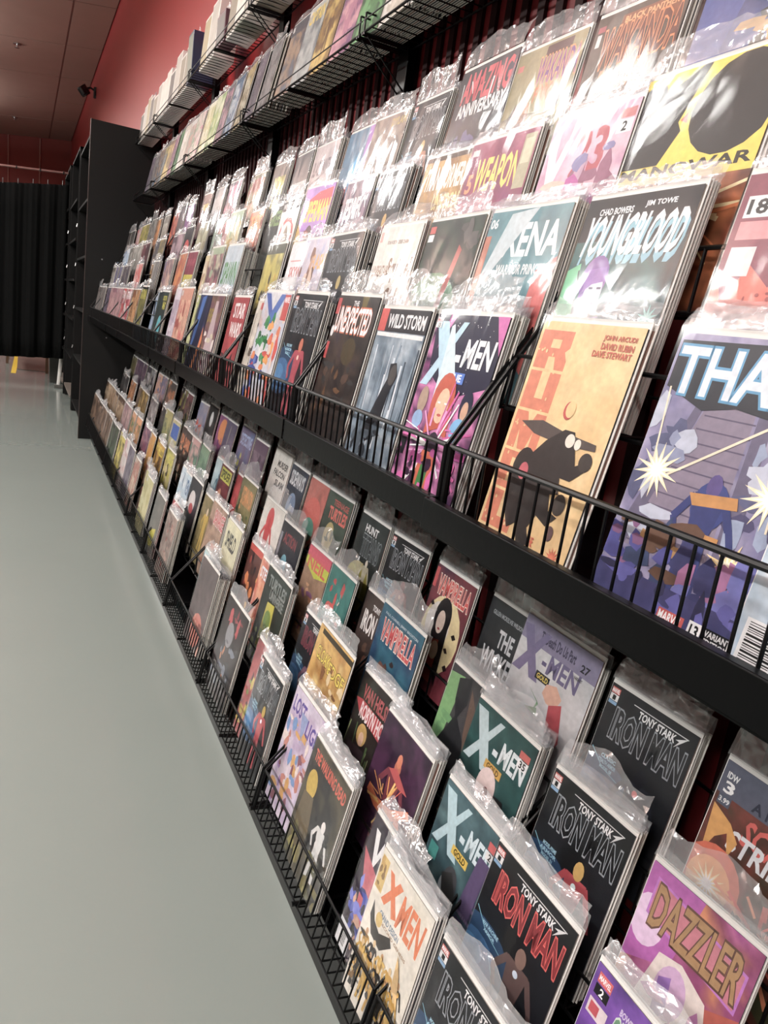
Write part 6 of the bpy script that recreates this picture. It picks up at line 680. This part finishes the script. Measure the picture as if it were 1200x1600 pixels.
if stuff.v:
    o = stuff.build('stacked_comic_copies', [M_BOARD]+M_BODY+[M_FLAP])
    tag(o, 'further bagged comics packed behind the front ones on both racks', 'comics', None, 'stuff')

# ------------------------------------------------------------------ wire racks
YS = [.18+.6*k for k in range(11)]      # section joints along the wall, last one ends at the black panel
YEND = 6.47
def sect(k): return YS[k], min(YS[k]+.6, YEND)
RACKN = ['nearest', 'second nearest', 'third nearest', 'fourth nearest', 'fifth nearest', 'sixth nearest', 'seventh nearest', 'eighth nearest', 'ninth nearest', 'tenth nearest', 'farthest']
def bar_mesh(p, q, r, name):
    b = MB(); b.path([p]+list(q), r, 6); return b.mesh(name, M_WIRE)
UP_BAR = bar_mesh((.48, 0, -.124), [(.48, 0, -.222), (.50, 0, -.225)], .0018, 'upright_wire')
LO_BAR = bar_mesh((.507, 0, -.976), [(.489, 0, -1.066), (.535, 0, -1.072)], .0018, 'bent_wire')
def wire_rack(k, kind):
    y0, y1 = sect(k); g = .006; y0 += g; y1 -= g; L = y1-y0
    up = kind == 'upper'
    t = empty('wire_rack', (0, y0, EYE))
    tag(t, 'black wire magazine rack section, %s in the %s rack' % (RACKN[k], kind), 'rack', 'wire rack sections of the %s rack' % kind)
    rail = MB()
    if up: rail.rod((.48, 0, -.124), (.48, L, -.124), .0034, 8)
    else:
        rail.rod((.507, 0, -.975), (.507, L, -.975), .003, 8); 
    rail.build('front_rail', M_WIRE, t)
    step = .0256; n = int(L/step)
    me = UP_BAR if up else LO_BAR
    if k < 4:
        for i in range(1, n+1):
            if i*step < L-.005: link('wire', me, t, (0, i*step, 0))
    else:
        b = MB()
        for i in range(1, n+1):
            b0 = len(b.v); b.v += [(v.co.x, v.co.y+i*step, v.co.z) for v in me.vertices]
            for p in me.polygons: b.f.append(tuple(b0+q for q in p.vertices)); b.m.append(0)
        tag(b.build('wires', M_WIRE, t), kind='stuff')
    rows = 'DCBA' if up else '4321'
    # stepped end frames
    for yy, nm in ((0, 'end_frame'), (L, 'end_frame')):
        b = MB()
        if up:
            b.rod((.48, yy, -.124), (.48, yy, -.224), .0045, 8)
            pts = [(.48, yy, -.124), (.60, yy, .065), (.66, yy, .20), (.73, yy, .35), (.80, yy, .47)]
            b.path(pts, .003)
            b.rod((.80, yy, .47), (.80, yy, .25), .003)
        else:
            b.rod((.507, yy, -.975), (.489, yy, -1.066), .004, 8)
            pts = [(.507, yy, -.975), (.60, yy, -.87), (.69, yy, -.76), (.78, yy, -.66), (.86, yy, -.54)]
            b.path(pts, .003)
            b.path([(.86, yy, -.50), (.86, yy, -1.06), (.489, yy, -1.066)], .003)
        b.build(nm, M_WIRE, t)
    if not up:
        for f in (.0, .5, 1):
            b = MB(); b.rod((.480, L*f-.0, -1.068), (.60, L*f, -1.076), .0045, 6); b.build('foot_wire', M_WIRE, t)
    b = MB()
    bz = -.225 if up else -1.068
    for xx in ([.50, .53, .56] if up else [.489, .52, .55]): b.rod((xx, 0, bz-.004), (xx, L, bz-.004), .0022)
    b.build('base_wire', M_WIRE, t)
    for r_ in rows[1:]:
        xt, zt = ROWLINE[r_]; xb = xt-.0458-.012; zb = zt-.26
        b = MB(); b.rod((xb+.006, 0, zb+.062), (xb+.006, L, zb+.062), .0026); b.rod((xb+.002, 0, zb-.004), (xb+.002, L, zb-.004), .0025)
        b.rod((xb+.045, 0, zb-.004), (xb+.045, L, zb-.004), .0025)
        for i in range(7):
            yy = L*i/6; b.path([(xb+.006, yy, zb+.062), (xb+.002, yy, zb-.004), (xb+.045, yy, zb-.004)], .0022)
        b.build('pocket_frame', M_WIRE, t)
for k in range(11):
    wire_rack(k, 'upper'); wire_rack(k, 'lower')

# ------------------------------------------------------------------ steel ledges under the upper rack
for k in range(11):
    y0, y1 = sect(k); j = -.005 if k % 2 == 0 else 0
    j = -.012 if k == 0 else -.002*(k % 3)
    t = empty('shelf_ledge', (j, y0, EYE))
    tag(t, 'black enamelled steel ledge with rolled lip, %s section' % RACKN[k], 'shelf', 'steel ledges under the upper rack')
    L = y1-y0-.0015
    b = MB(); b.box(.466, 0, -.229, .4685, L, -.190); b.box(.466, 0, -.192, .478, L, -.1895); b.box(.466, 0, -.229, .482, L, -.2265)
    bevel(b.build('lip', M_STEEL, t), .0012, 2)
    b = MB(); b.box(.470, 0, -.232, .90, L, -.2295); b.build('deck', M_STEEL, t)
    b = MB()
    for yy in (.03, L-.03): b.box(.55, yy, -.262, .88, yy+.004, -.2325)
    b.build('bracket', M_STEEL, t)

# ------------------------------------------------------------------ gondola frame behind the racks
t = empty('shelving_frame', (0, 0, 0)); tag(t, 'long black shelving frame with red slatted backs behind both comic racks', 'shelving')
b = MB(); b.box(.925, -.6, .06, .935, YEND, EYE+.98); b.build('back_panel', M_REDBACK, t)
yy_list = [.16, 1.38, 2.58, 3.78, 4.98]
for yy in yy_list:
    b = MB(); b.box(.865, yy-.022, 0, .90, yy+.022, EYE+.30); bevel(b.build('post', M_STEEL, t), .002)
for yy in [.78, 1.98, 3.18, 4.38, 5.58]:
    b = MB(); b.box(.885, yy-.03, EYE-.2, .915, yy+.03, EYE+1.26); bevel(b.build('post', M_STEEL, t), .002)
SL = MB(); SL.box(.916, -.012, .08, .925, .012, EYE+.97); SLM = SL.mesh('slat', mat('dark_slat_paint', '240c0e', .6, spec=.2))
yy = -.2
while yy < YEND-.02:
    link('back_slat', SLM, t, (0, yy, 0)); yy += .062
for z in (.3, .62, 1.15):
    b = MB(); b.rod((.90, -.4, z), (.90, YEND, z), .003); b.build('cross_wire', M_WIRE, t)
b = MB(); b.box(.53, -.6, 0, .93, YEND, EYE-1.078); b.build('base_deck', M_STEEL, t)

# ------------------------------------------------------------------ wire shelves with their stock
SH = {'lower': (.759, .7245), 'upper': (.754, 1.134)}
WS = {}
def wire_shelf(name, k, y0, y1, label):
    xf, zf = SH[name]; t = empty('wire_shelf', (0, y0, EYE+zf)); L = y1-y0
    tag(t, label, 'shelf', 'wire shelves above the upper rack')
    b = MB(); b.rod((xf, 0, 0), (xf, L, 0), .003, 8); b.rod((xf, 0, .03), (xf, L, .03), .002, 6); b.build('front_rail', M_WIRE, t)
    b = MB(); b.rod((.90, 0, 0), (.90, L, 0), .003, 8); b.build('back_rail', M_WIRE, t)
    step = .042; n = int(L/step)
    if name not in WS:
        q = MB(); q.path([(xf, 0, .0), (.90, 0, .0)], .0017, 5); WS[name] = q.mesh('cross_wire', M_WIRE)
    for i in range(1, n+1):
        if i*step < L-.01: link('cross_wire', WS[name], t, (0, i*step, 0))
    for yy in (.012, L/2, L-.012):
        b = MB()
        for d in (-.006, .006): b.rod((xf-.003, yy+d, -.004), (.90, yy+d, -.004), .0032)
        b.build('brace', M_WIRE, t)
    for yy in (.012, L-.012):
        b = MB(); b.rod((xf+.01, yy, -.006), (.915, yy, -.13), .0022); b.path([(xf, yy, 0), (xf, yy, .045), (xf+.03, yy, .045)], .0025); b.build('support_arm', M_WIRE, t)
ws = [.78, 1.98, 3.18, 4.38, 5.58]
pos = ['nearest', 'second nearest', 'third nearest', 'fourth nearest', 'farthest']
for i, y0 in enumerate(ws):
    y1 = min(y0+1.19, YEND)
    wire_shelf('lower', i, y0, y1, 'lower black wire shelf above the racks, %s section' % pos[i])
    wire_shelf('upper', i, y0, y1, 'topmost black wire shelf by the red wall, %s section' % pos[i])

def shelf_comic(y, w_, pal, tc, title, lab, shelf, seed, n):
    xf, zf = SH[shelf]; rr = random.Random(seed)
    tl = math.radians(12); e = empty('comic_book', (xf+.018, y, EYE+zf+.006), (-tl, 0, -math.pi/2+rr.uniform(-.05, .05)))
    tag(e, lab, 'comic', 'bagged comics on the wire shelves')
    A = Art(); A.run([('auto', pal, tc, title, 0)], seed)
    s = (w_/.168, 1, 1)
    link('cover', A.mesh(), e, scale=s); link('pages', BODIES[seed % 5], e, scale=s); link('backing_board', BOARD, e, scale=s); link('bag', BAGS[seed % len(BAGS)], e, scale=s)
bk = MB()
SHB = [('gray and pink', ['a8a0a0', 'c890a0', '706870']), ('lime and white', ['b8c878', 'e8e8c8', '78a050']), ('pale yellow', ['e0d8a0', 'c8c080', 'f0ecd0']), ('rose and green', ['c88090', '80a880', 'e0c8c0']), ('white multicolour', ['e0dcd8', 'd0a898', 'a8c0b0']),
 ('cream and white', ['e0d8c8', 'c8c0b0', 'f0ece4']), ('green', ['4c8850', '6ca868', '2c5434']), ('pink and purple', ['b87890', '7c4c78', 'd8a0a8']), ('yellow and brown', ['b89038', '6c4c28', 'e0c060']), ('yellow-lettered gray', ['8c9094', '6c7478', 'b8bcb8']),
 ('multicolour', ['5c7c98', 'a88868', '4c4c54']), ('dull gray', ['7c7878', '989494', '5c5858']), ('smoky violet', ['6c6070', '887c88', '4c4450']), ('gold and white', ['b8a060', 'd8d0b8', '7c6c40']), ('blue and white', ['4c78a0', 'd0d8dc', '2c5478'])]
yy = .86; i = 0
while yy < 5.95:
    nm, pal = SHB[i % len(SHB)]; tt = ('e8c830', 'CAPTAIN') if nm.startswith('yellow-l') else ('', '')
    w_ = .168; y_c = yy+.084
    shelf_comic(y_c, w_, pal, tt[0], tt[1], '%s comic, %s from the near end of the lower wire shelf' % (nm, (ORD+['twenty-%s' % z for z in ('sixth', 'seventh', 'eighth', 'ninth')]+['thirtieth', 'thirty-first', 'thirty-second', 'thirty-third', 'thirty-fourth', 'thirty-fifth'])[i+1]), 'lower', 500+i, 8)
    for c in range(1, 15):
        cm = COPIES[(i*3+c) % 10]
        M = Matrix.Translation((.759+.018+c*.0065, y_c+random.uniform(-.01, .01), EYE+.7245+.006)) @ Matrix.Rotation(-math.pi/2, 4, 'Z') @ Matrix.Rotation(-math.radians(12), 4, 'X')
        b0 = len(bk.v); bk.v += [tuple(M @ v_.co) for v_ in cm.vertices]
        for p in cm.polygons: bk.f.append(tuple(b0+v_ for v_ in p.vertices)); bk.m.append((0, 1+(i+c) % 5, 6)[p.material_index])
    yy += .178 if i not in (10, 17) else .26; i += 1
tag(bk.build('stacked_comic_copies', [M_BOARD]+M_BODY+[M_FLAP]), 'bagged comics packed behind the front ones on the lower wire shelf', 'comics', None, 'stuff')

# upper wire shelf: boxed sets and bagged volumes standing on end
M_VOL = [mat('volume_cover', c, .4, coat=.4, noise=.3, nscale=14) for c in ('b8b4ac', '8c8474', 'd4d0c8', '6c7464', 'a89c7c', '54504c')]
M_BOXB = mat('navy_box_card', '26304e', .4, coat=.4); M_BOXP = mat('white_box_card', 'd8d6d2', .45, coat=.3); M_BOXU = mat('maroon_box_card', '54303c', .4)
def volume(y, w_, d, h, m, lab, cat, grp, x=.775, lean=.08, kind='boxed_volume'):
    e = empty(kind, (x, y, EYE+1.134+.006), (-lean, 0, -math.pi/2)); tag(e, lab, cat, grp)
    b = MB(); b.box(-w_/2, 0, 0, w_/2, d, h); bevel(b.build('slipcase', m, e), .002)
    b = MB(); b.box(-w_/2+.008, -.0008, .01, w_/2-.008, 0, h-.012); b.build('front_print', M_VOL[random.randrange(6)], e)
    f = MB(); n = 7
    rr = random.Random(int(y*100))
    for j in range(3):
        for q in range(n): f.v.append((-w_/2+w_*q/(n-1), d*.3+rr.uniform(-.004, .004)*j, h-.001+.014*j*rr.uniform(.7, 1.2)))
    for j in range(2):
        for q in range(n-1): a = j*n+q; f.f.append((a, a+1, a+n+1, a+n)); f.m.append(0)
    f.build('bag_top', M_FLAP, e)
yy = 1.1; i = 0
vols = []
while yy < 6.42:
    if 3.62 < yy < 3.9: yy = 3.9; continue
    if 4.1 < yy < 4.5: yy = 4.52; continue
    w_ = random.uniform(.12, .17) if yy < 3.6 else random.uniform(.15, .175)
    volume(yy+w_/2, w_, .10, random.uniform(.2, .27) if yy > 4 else random.uniform(.24, .29), (M_VOL[i % 6] if yy < 3.4 else M_BOXP), '%s bagged volume, %s from the near end of the topmost wire shelf' % (('gray', 'brown', 'white', 'olive', 'tan', 'charcoal')[i % 6] if yy < 3.4 else 'white', (ORD+['twenty-%s' % z for z in ('sixth', 'seventh', 'eighth', 'ninth')]+['thirtieth', 'thirty-first', 'thirty-second', 'thirty-third'])[i+1]), 'book', 'volumes on the topmost wire shelf')
    yy += w_+.004; i += 1
volume(3.74, .16, .06, .13, M_BOXU, 'small maroon-ended white box near a gap on the topmost wire shelf', 'box', 'volumes on the topmost wire shelf', x=.768, lean=0, kind='gift_box')
volume(4.46, .13, .115, .24, M_BOXB, 'navy box with pale front at the gap on the topmost wire shelf', 'box', 'volumes on the topmost wire shelf', x=.768, lean=0, kind='gift_box')

# ------------------------------------------------------------------ room shell
XW = .95; YB, YF, XL = -5.0, 20.3, -8.0
def ceil_z(x): return EYE+3.3+.12*(x-XW)
b = MB(); b.quad((XL, YB, 0), (XW+.1, YB, 0), (XW+.1, YF+.1, 0), (XL, YF+.1, 0)); b.box(XL, YB, -.05, XW+.1, YF+.1, -.001)
tag(b.build('floor', M_FLOOR), kind='structure')
b = MB(); b.box(XW, YB, 0, XW+.1, YF+.1, EYE+3.45); tag(b.build('wall_right', M_RED), kind='structure')
b = MB(); b.box(XL, YF, 0, XW+.1, YF+.1, EYE+3.45); tag(b.build('wall_far', M_FARRED), kind='structure')
b = MB(); b.box(XL, YB-.1, 0, XW+.1, YB, EYE+3.45); tag(b.build('wall_near', M_WHITEWALL), kind='structure')
b = MB(); b.box(XL-.1, YB-.1, 0, XL, YF+.1, EYE+3.45); tag(b.build('wall_left', M_WHITEWALL), kind='structure')
ce = empty('ceiling', (0, 0, 0)); tag(ce, kind='structure')
def cslab(x0, y0, x1, y1, up, th, name, m):
    b = MB(); k = 0
    vs = [(x, y, ceil_z(x)+up+dz) for dz in (0, th) for y in (y0, y1) for x in (x0, x1)]
    b.v = vs
    for f in ((0, 2, 3, 1), (4, 5, 7, 6), (0, 1, 5, 4), (2, 6, 7, 3), (0, 4, 6, 2), (1, 3, 7, 5)): b.f.append(f); b.m.append(0)
    return b.build(name, m, ce)
XS = [.95, .47, -.75, -1.97, -3.19, -4.41, -5.63, -6.85, -8.0]
YT = [20.3]+[18.05+.02-1.86*i for i in range(13)]+[YB]
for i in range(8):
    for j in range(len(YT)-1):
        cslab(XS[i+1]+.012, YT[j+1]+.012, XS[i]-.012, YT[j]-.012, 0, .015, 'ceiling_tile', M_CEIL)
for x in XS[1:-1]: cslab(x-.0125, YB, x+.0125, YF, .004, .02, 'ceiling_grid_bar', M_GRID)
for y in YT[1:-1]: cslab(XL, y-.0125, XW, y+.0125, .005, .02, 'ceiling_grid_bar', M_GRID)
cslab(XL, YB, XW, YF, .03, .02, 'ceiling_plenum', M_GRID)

for x, y, nm in ((-.14, 12.79, 'nearer'), (-.22, 18.16, 'farther')):
    t = empty('sprinkler', (x, y, ceil_z(x))); tag(t, 'small ceiling sprinkler head, the %s of the two above the curtain' % nm, 'sprinkler', 'ceiling sprinklers')
    b = MB(); b.rod((0, 0, -.012), (0, 0, .0), .05, 14); b.build('escutcheon', M_METAL, t)
    b = MB(); b.rod((0, 0, -.05), (0, 0, -.01), .012, 8); b.rod((0, 0, -.055), (0, 0, -.05), .03, 10); b.build('head', M_METAL, t)
t = empty('security_camera', (.95, 13.47, EYE+2.944)); tag(t, 'black dome security camera on a short arm high on the red wall', 'camera')
b = MB(); b.rod((-.001, 0, -.07), (-.001, 0, .08), .035, 8); b.rod((-.02, 0, 0), (0, 0, 0), .05, 12); b.build('wall_plate', M_PLASTIC, t)
b = MB(); b.path([(-.01, 0, .03), (-.08, 0, .06), (-.16, 0, .03)], .014, 8); b.build('arm', M_PLASTIC, t)
b = MB(); b.rod((-.22, -.02, .05), (-.13, .0, -.06), .07, 14); b.rod((-.235, -.05, .02), (-.16, -.05, -.07), .05, 14); bevel(b.build('housing', M_PLASTIC, t), .01)
for x, x2 in ((-.364, -.31), (.288, .33)):
    b = MB(); b.rod((x, YF-.03, EYE+3.2), (x2, YF-.03, 0.3), .018, 8)
    o = b.build('wall_conduit', M_PIPE); tag(o, 'thin pinkish vertical conduit on the far red wall, %s one' % ('left' if x < 0 else 'right'), 'pipe', 'conduits on the far wall')

# ------------------------------------------------------------------ black end panel and bookcases beyond it
t = empty('end_panel', (.434, 6.5, 0)); tag(t, 'tall matte black board closing the far end of the comic racks', 'panel')
b = MB(); b.box(0, 0, 0, XW-.434-.002, .022, 2.435); bevel(b.build('board', M_PANEL, t), .0015)
b = MB(); b.box(-.003, -.001, 0.0, 0.001, .023, 2.435); b.build('edge_strip', mat('worn_edge_band', '3c3230', .35, noise=.5, nscale=30), t)
b = MB(); b.rod((.12, -.004, EYE+.25), (.12, 0, EYE+.25), .006, 8); b.rod((.18, -.004, EYE-.35), (.18, 0, EYE-.35), .006, 8); b.build('screw', M_METAL, t)
for y0, xf, nm, ht in ((8.08, .455, 'nearer', 2.478), (9.3, .436, 'farther', 2.465)):
    t = empty('bookcase', (xf, y0, 0)); tag(t, 'tall black bookcase along the wall past the black panel, the %s one' % nm, 'bookcase', 'black bookcases')
    W = 1.17 if nm == 'nearer' else 1.2
    D = XW-xf-.005
    for yy in (0, W-.02):
        b = MB(); b.box(0, yy, 0, D, yy+.02, ht); bevel(b.build('side_panel', M_DARK, t), .0015)
    b = MB(); b.box(D-.01, 0, 0, D, W, ht); b.build('back_board', M_DARK, t)
    b = MB(); b.box(0.0, 0, ht-.02, D, W, ht); b.build('top_board', M_DARK, t)
    for z in (.12, .5, .88, 1.26, 1.64, 2.0):
        b = MB(); b.box(-.012, .02, z, D-.01, W-.02, z+.022); b.build('shelf_board', M_DARK if z > .2 else mat('gray_shelf_board', '6a625c', .5), t)
    for z in (.62, 1.0, 1.4, 1.76):
        b = MB(); b.rod((-.006, -.006, z), (.0, -.006, z+.03), .006, 6); b.build('shelf_clip', M_METAL, t)
# case side returns behind the panel
t = empty('bookcase', (.46, 6.56, 0)); tag(t, 'tall black bookcase standing directly behind the black end panel', 'bookcase', 'black bookcases')
b = MB(); b.box(0, 0, 0, .48, .02, 2.4); b.build('side_panel', M_DARK, t)
b = MB(); b.box(0, 1.46, 0, .48, 1.48, 2.4); b.build('side_panel', M_DARK, t)
for z in (.1, .55, 1.0, 1.45, 1.9, 2.38):
    b = MB(); b.box(0.0, .02, z, .48, 1.46, z+.02); b.build('shelf_board', M_DARK, t)

# ------------------------------------------------------------------ curtain on its rod, and what shows under it
t = empty('curtain_rod', (0, 9.62, EYE)); tag(t, 'thin horizontal rod carrying the black curtain', 'rod')
b = MB(); b.rod((-1.6, .0, 1.06), (.43, -.0, 1.225), .012, 10); b.build('pole', mat('rod_finish', '8c6a66', .35, metal=.5), t)
b = MB()
for i in range(9):
    x = -1.5+.235*i; z = 1.06+(x+1.6)/2.03*.165; b.rod((x-.006, 0, z), (x+.006, 0, z), .019, 10)
b.build('ring', M_PLASTIC, t)
b = MB(); nx, nz = 120, 8
for j in range(nz+1):
    for i in range(nx+1):
        x = -1.62+2.06*i/nx; u = j/nz; top = 1.0+(x+.24)*.155; z = top*(1-u)+(-.86+(x+.24)*.06)*u
        b.v.append((x, .035*math.sin(i*.62+.6*math.sin(i*.17))*(.35+.65*u)+.01*math.sin(i*1.9), z))
for j in range(nz):
    for i in range(nx): a = j*(nx+1)+i; b.f.append((a, a+1, a+nx+2, a+nx+1)); b.m.append(0)
o = b.build('curtain', M_CURT, None, (0, 9.62, EYE), smooth=True); s_ = o.modifiers.new('solid', 'SOLIDIFY'); s_.thickness = .003
tag(o, 'floor-to-rod black cloth curtain hanging in soft folds at the end of the aisle', 'curtain')
b = MB()
for i in range(14):
    x = -1.55+.148*i; z = 1.0+(x+.24)*.155; b = MB(); b.rod((x, 0, z-.01), (x, 0, z+.045), .004, 5); b.build('hook', M_METAL, o)
def floor_thing(name, label, cat, boxes, m, rods=()):
    b = MB()
    for q in boxes: b.box(*q)
    for q in rods: b.rod(*q)
    return tag(b.build(name, m), label, cat)
b = MB(); b.quad((-.12, 11.0, .002), (-.06, 11.0, .002), (-.02, 14.5, .002), (-.09, 14.5, .002)); b.box(-.12, 10.98, 0.0005, -.06, 11.0, .002); tag(b.build('floor_tape', M_YEL), 'strip of yellow tape on the floor beyond the curtain', 'tape')
b = MB(); b.box(-.05, 11.5, .0, .6, 15.0, .008); bevel(b.build('floor_mat', M_MAT), .003); tag(bpy.data.objects['floor_mat'], 'brown floor mat showing under the black curtain', 'mat')
t = empty('table', (.30, 11.3, 0)); tag(t, 'brown wooden table whose legs show below the curtain', 'table')
for x, y in ((0, 0), (.06, .5), (-.5, 0.9), (-.5, 1.6)):
    b = MB(); b.box(x, y, 0, x+.035, y+.035, .72); b.build('leg', M_WOOD, t)
b = MB(); b.box(-.55, -.05, .72, .15, 1.7, .75); b.build('tabletop', M_WOOD, t)
b = MB(); b.v = [(x*(1 if z else .86), y*(1 if z else .9), z) for z in (0, .55) for y in (0, .3) for x in (-.13, .13)]
for f in ((0, 2, 3, 1), (0, 1, 5, 4), (2, 6, 7, 3), (0, 4, 6, 2), (1, 3, 7, 5)): b.f.append(f); b.m.append(0)
t = empty('storage_bin', (.44, 10.3, 0)); tag(t, 'tapered gray bin standing under the curtain edge', 'bin'); b.build('tub', M_GREYBOX, t)
b = MB(); b.box(-.14, -.01, .55, .14, .31, .575); b.build('rim', M_GREYBOX, t)
t = empty('white_post', (.41, 9.8, 0)); tag(t, 'white post with gray foot at the curtain right edge', 'post')
b = MB(); b.rod((0, 0, .04), (.04, 0, .7), .022, 10); b.build('tube', M_WHITE, t)
b = MB(); b.box(-.05, -.05, 0, .05, .05, .04); bevel(b.build('foot', M_GREYBOX, t), .004)

# ------------------------------------------------------------------ lamps
LIGHTS = [(-1.5, -1.6, 3.8, .3, 2.4, 32), (-1.5, 1.6, 3.8, .3, 2.4, 32), (-1.5, 4.8, 3.8, .3, 2.4, 32), (-1.5, 8.0, 3.8, .3, 2.4, 32), (-1.5, 12.0, 3.8, .3, 2.4, 32), (-1.5, 16.0, 3.8, .3, 2.4, 32), (-3.6, -1.0, 3.5, .3, 2.4, 100), (-3.6, 2.4, 3.5, .3, 2.4, 100), (-3.6, 5.8, 3.5, .3, 2.4, 100), (-3.6, 10.5, 3.5, .3, 2.4, 80)]  # row farther from the racks and far fixtures added to brighten covers and ceiling
for i, (x, y, z, lx, ly, p) in enumerate(LIGHTS):
    ceiling_light(x, y, z, lx, ly, p, 'unseen long white fluorescent fixture above the aisle')
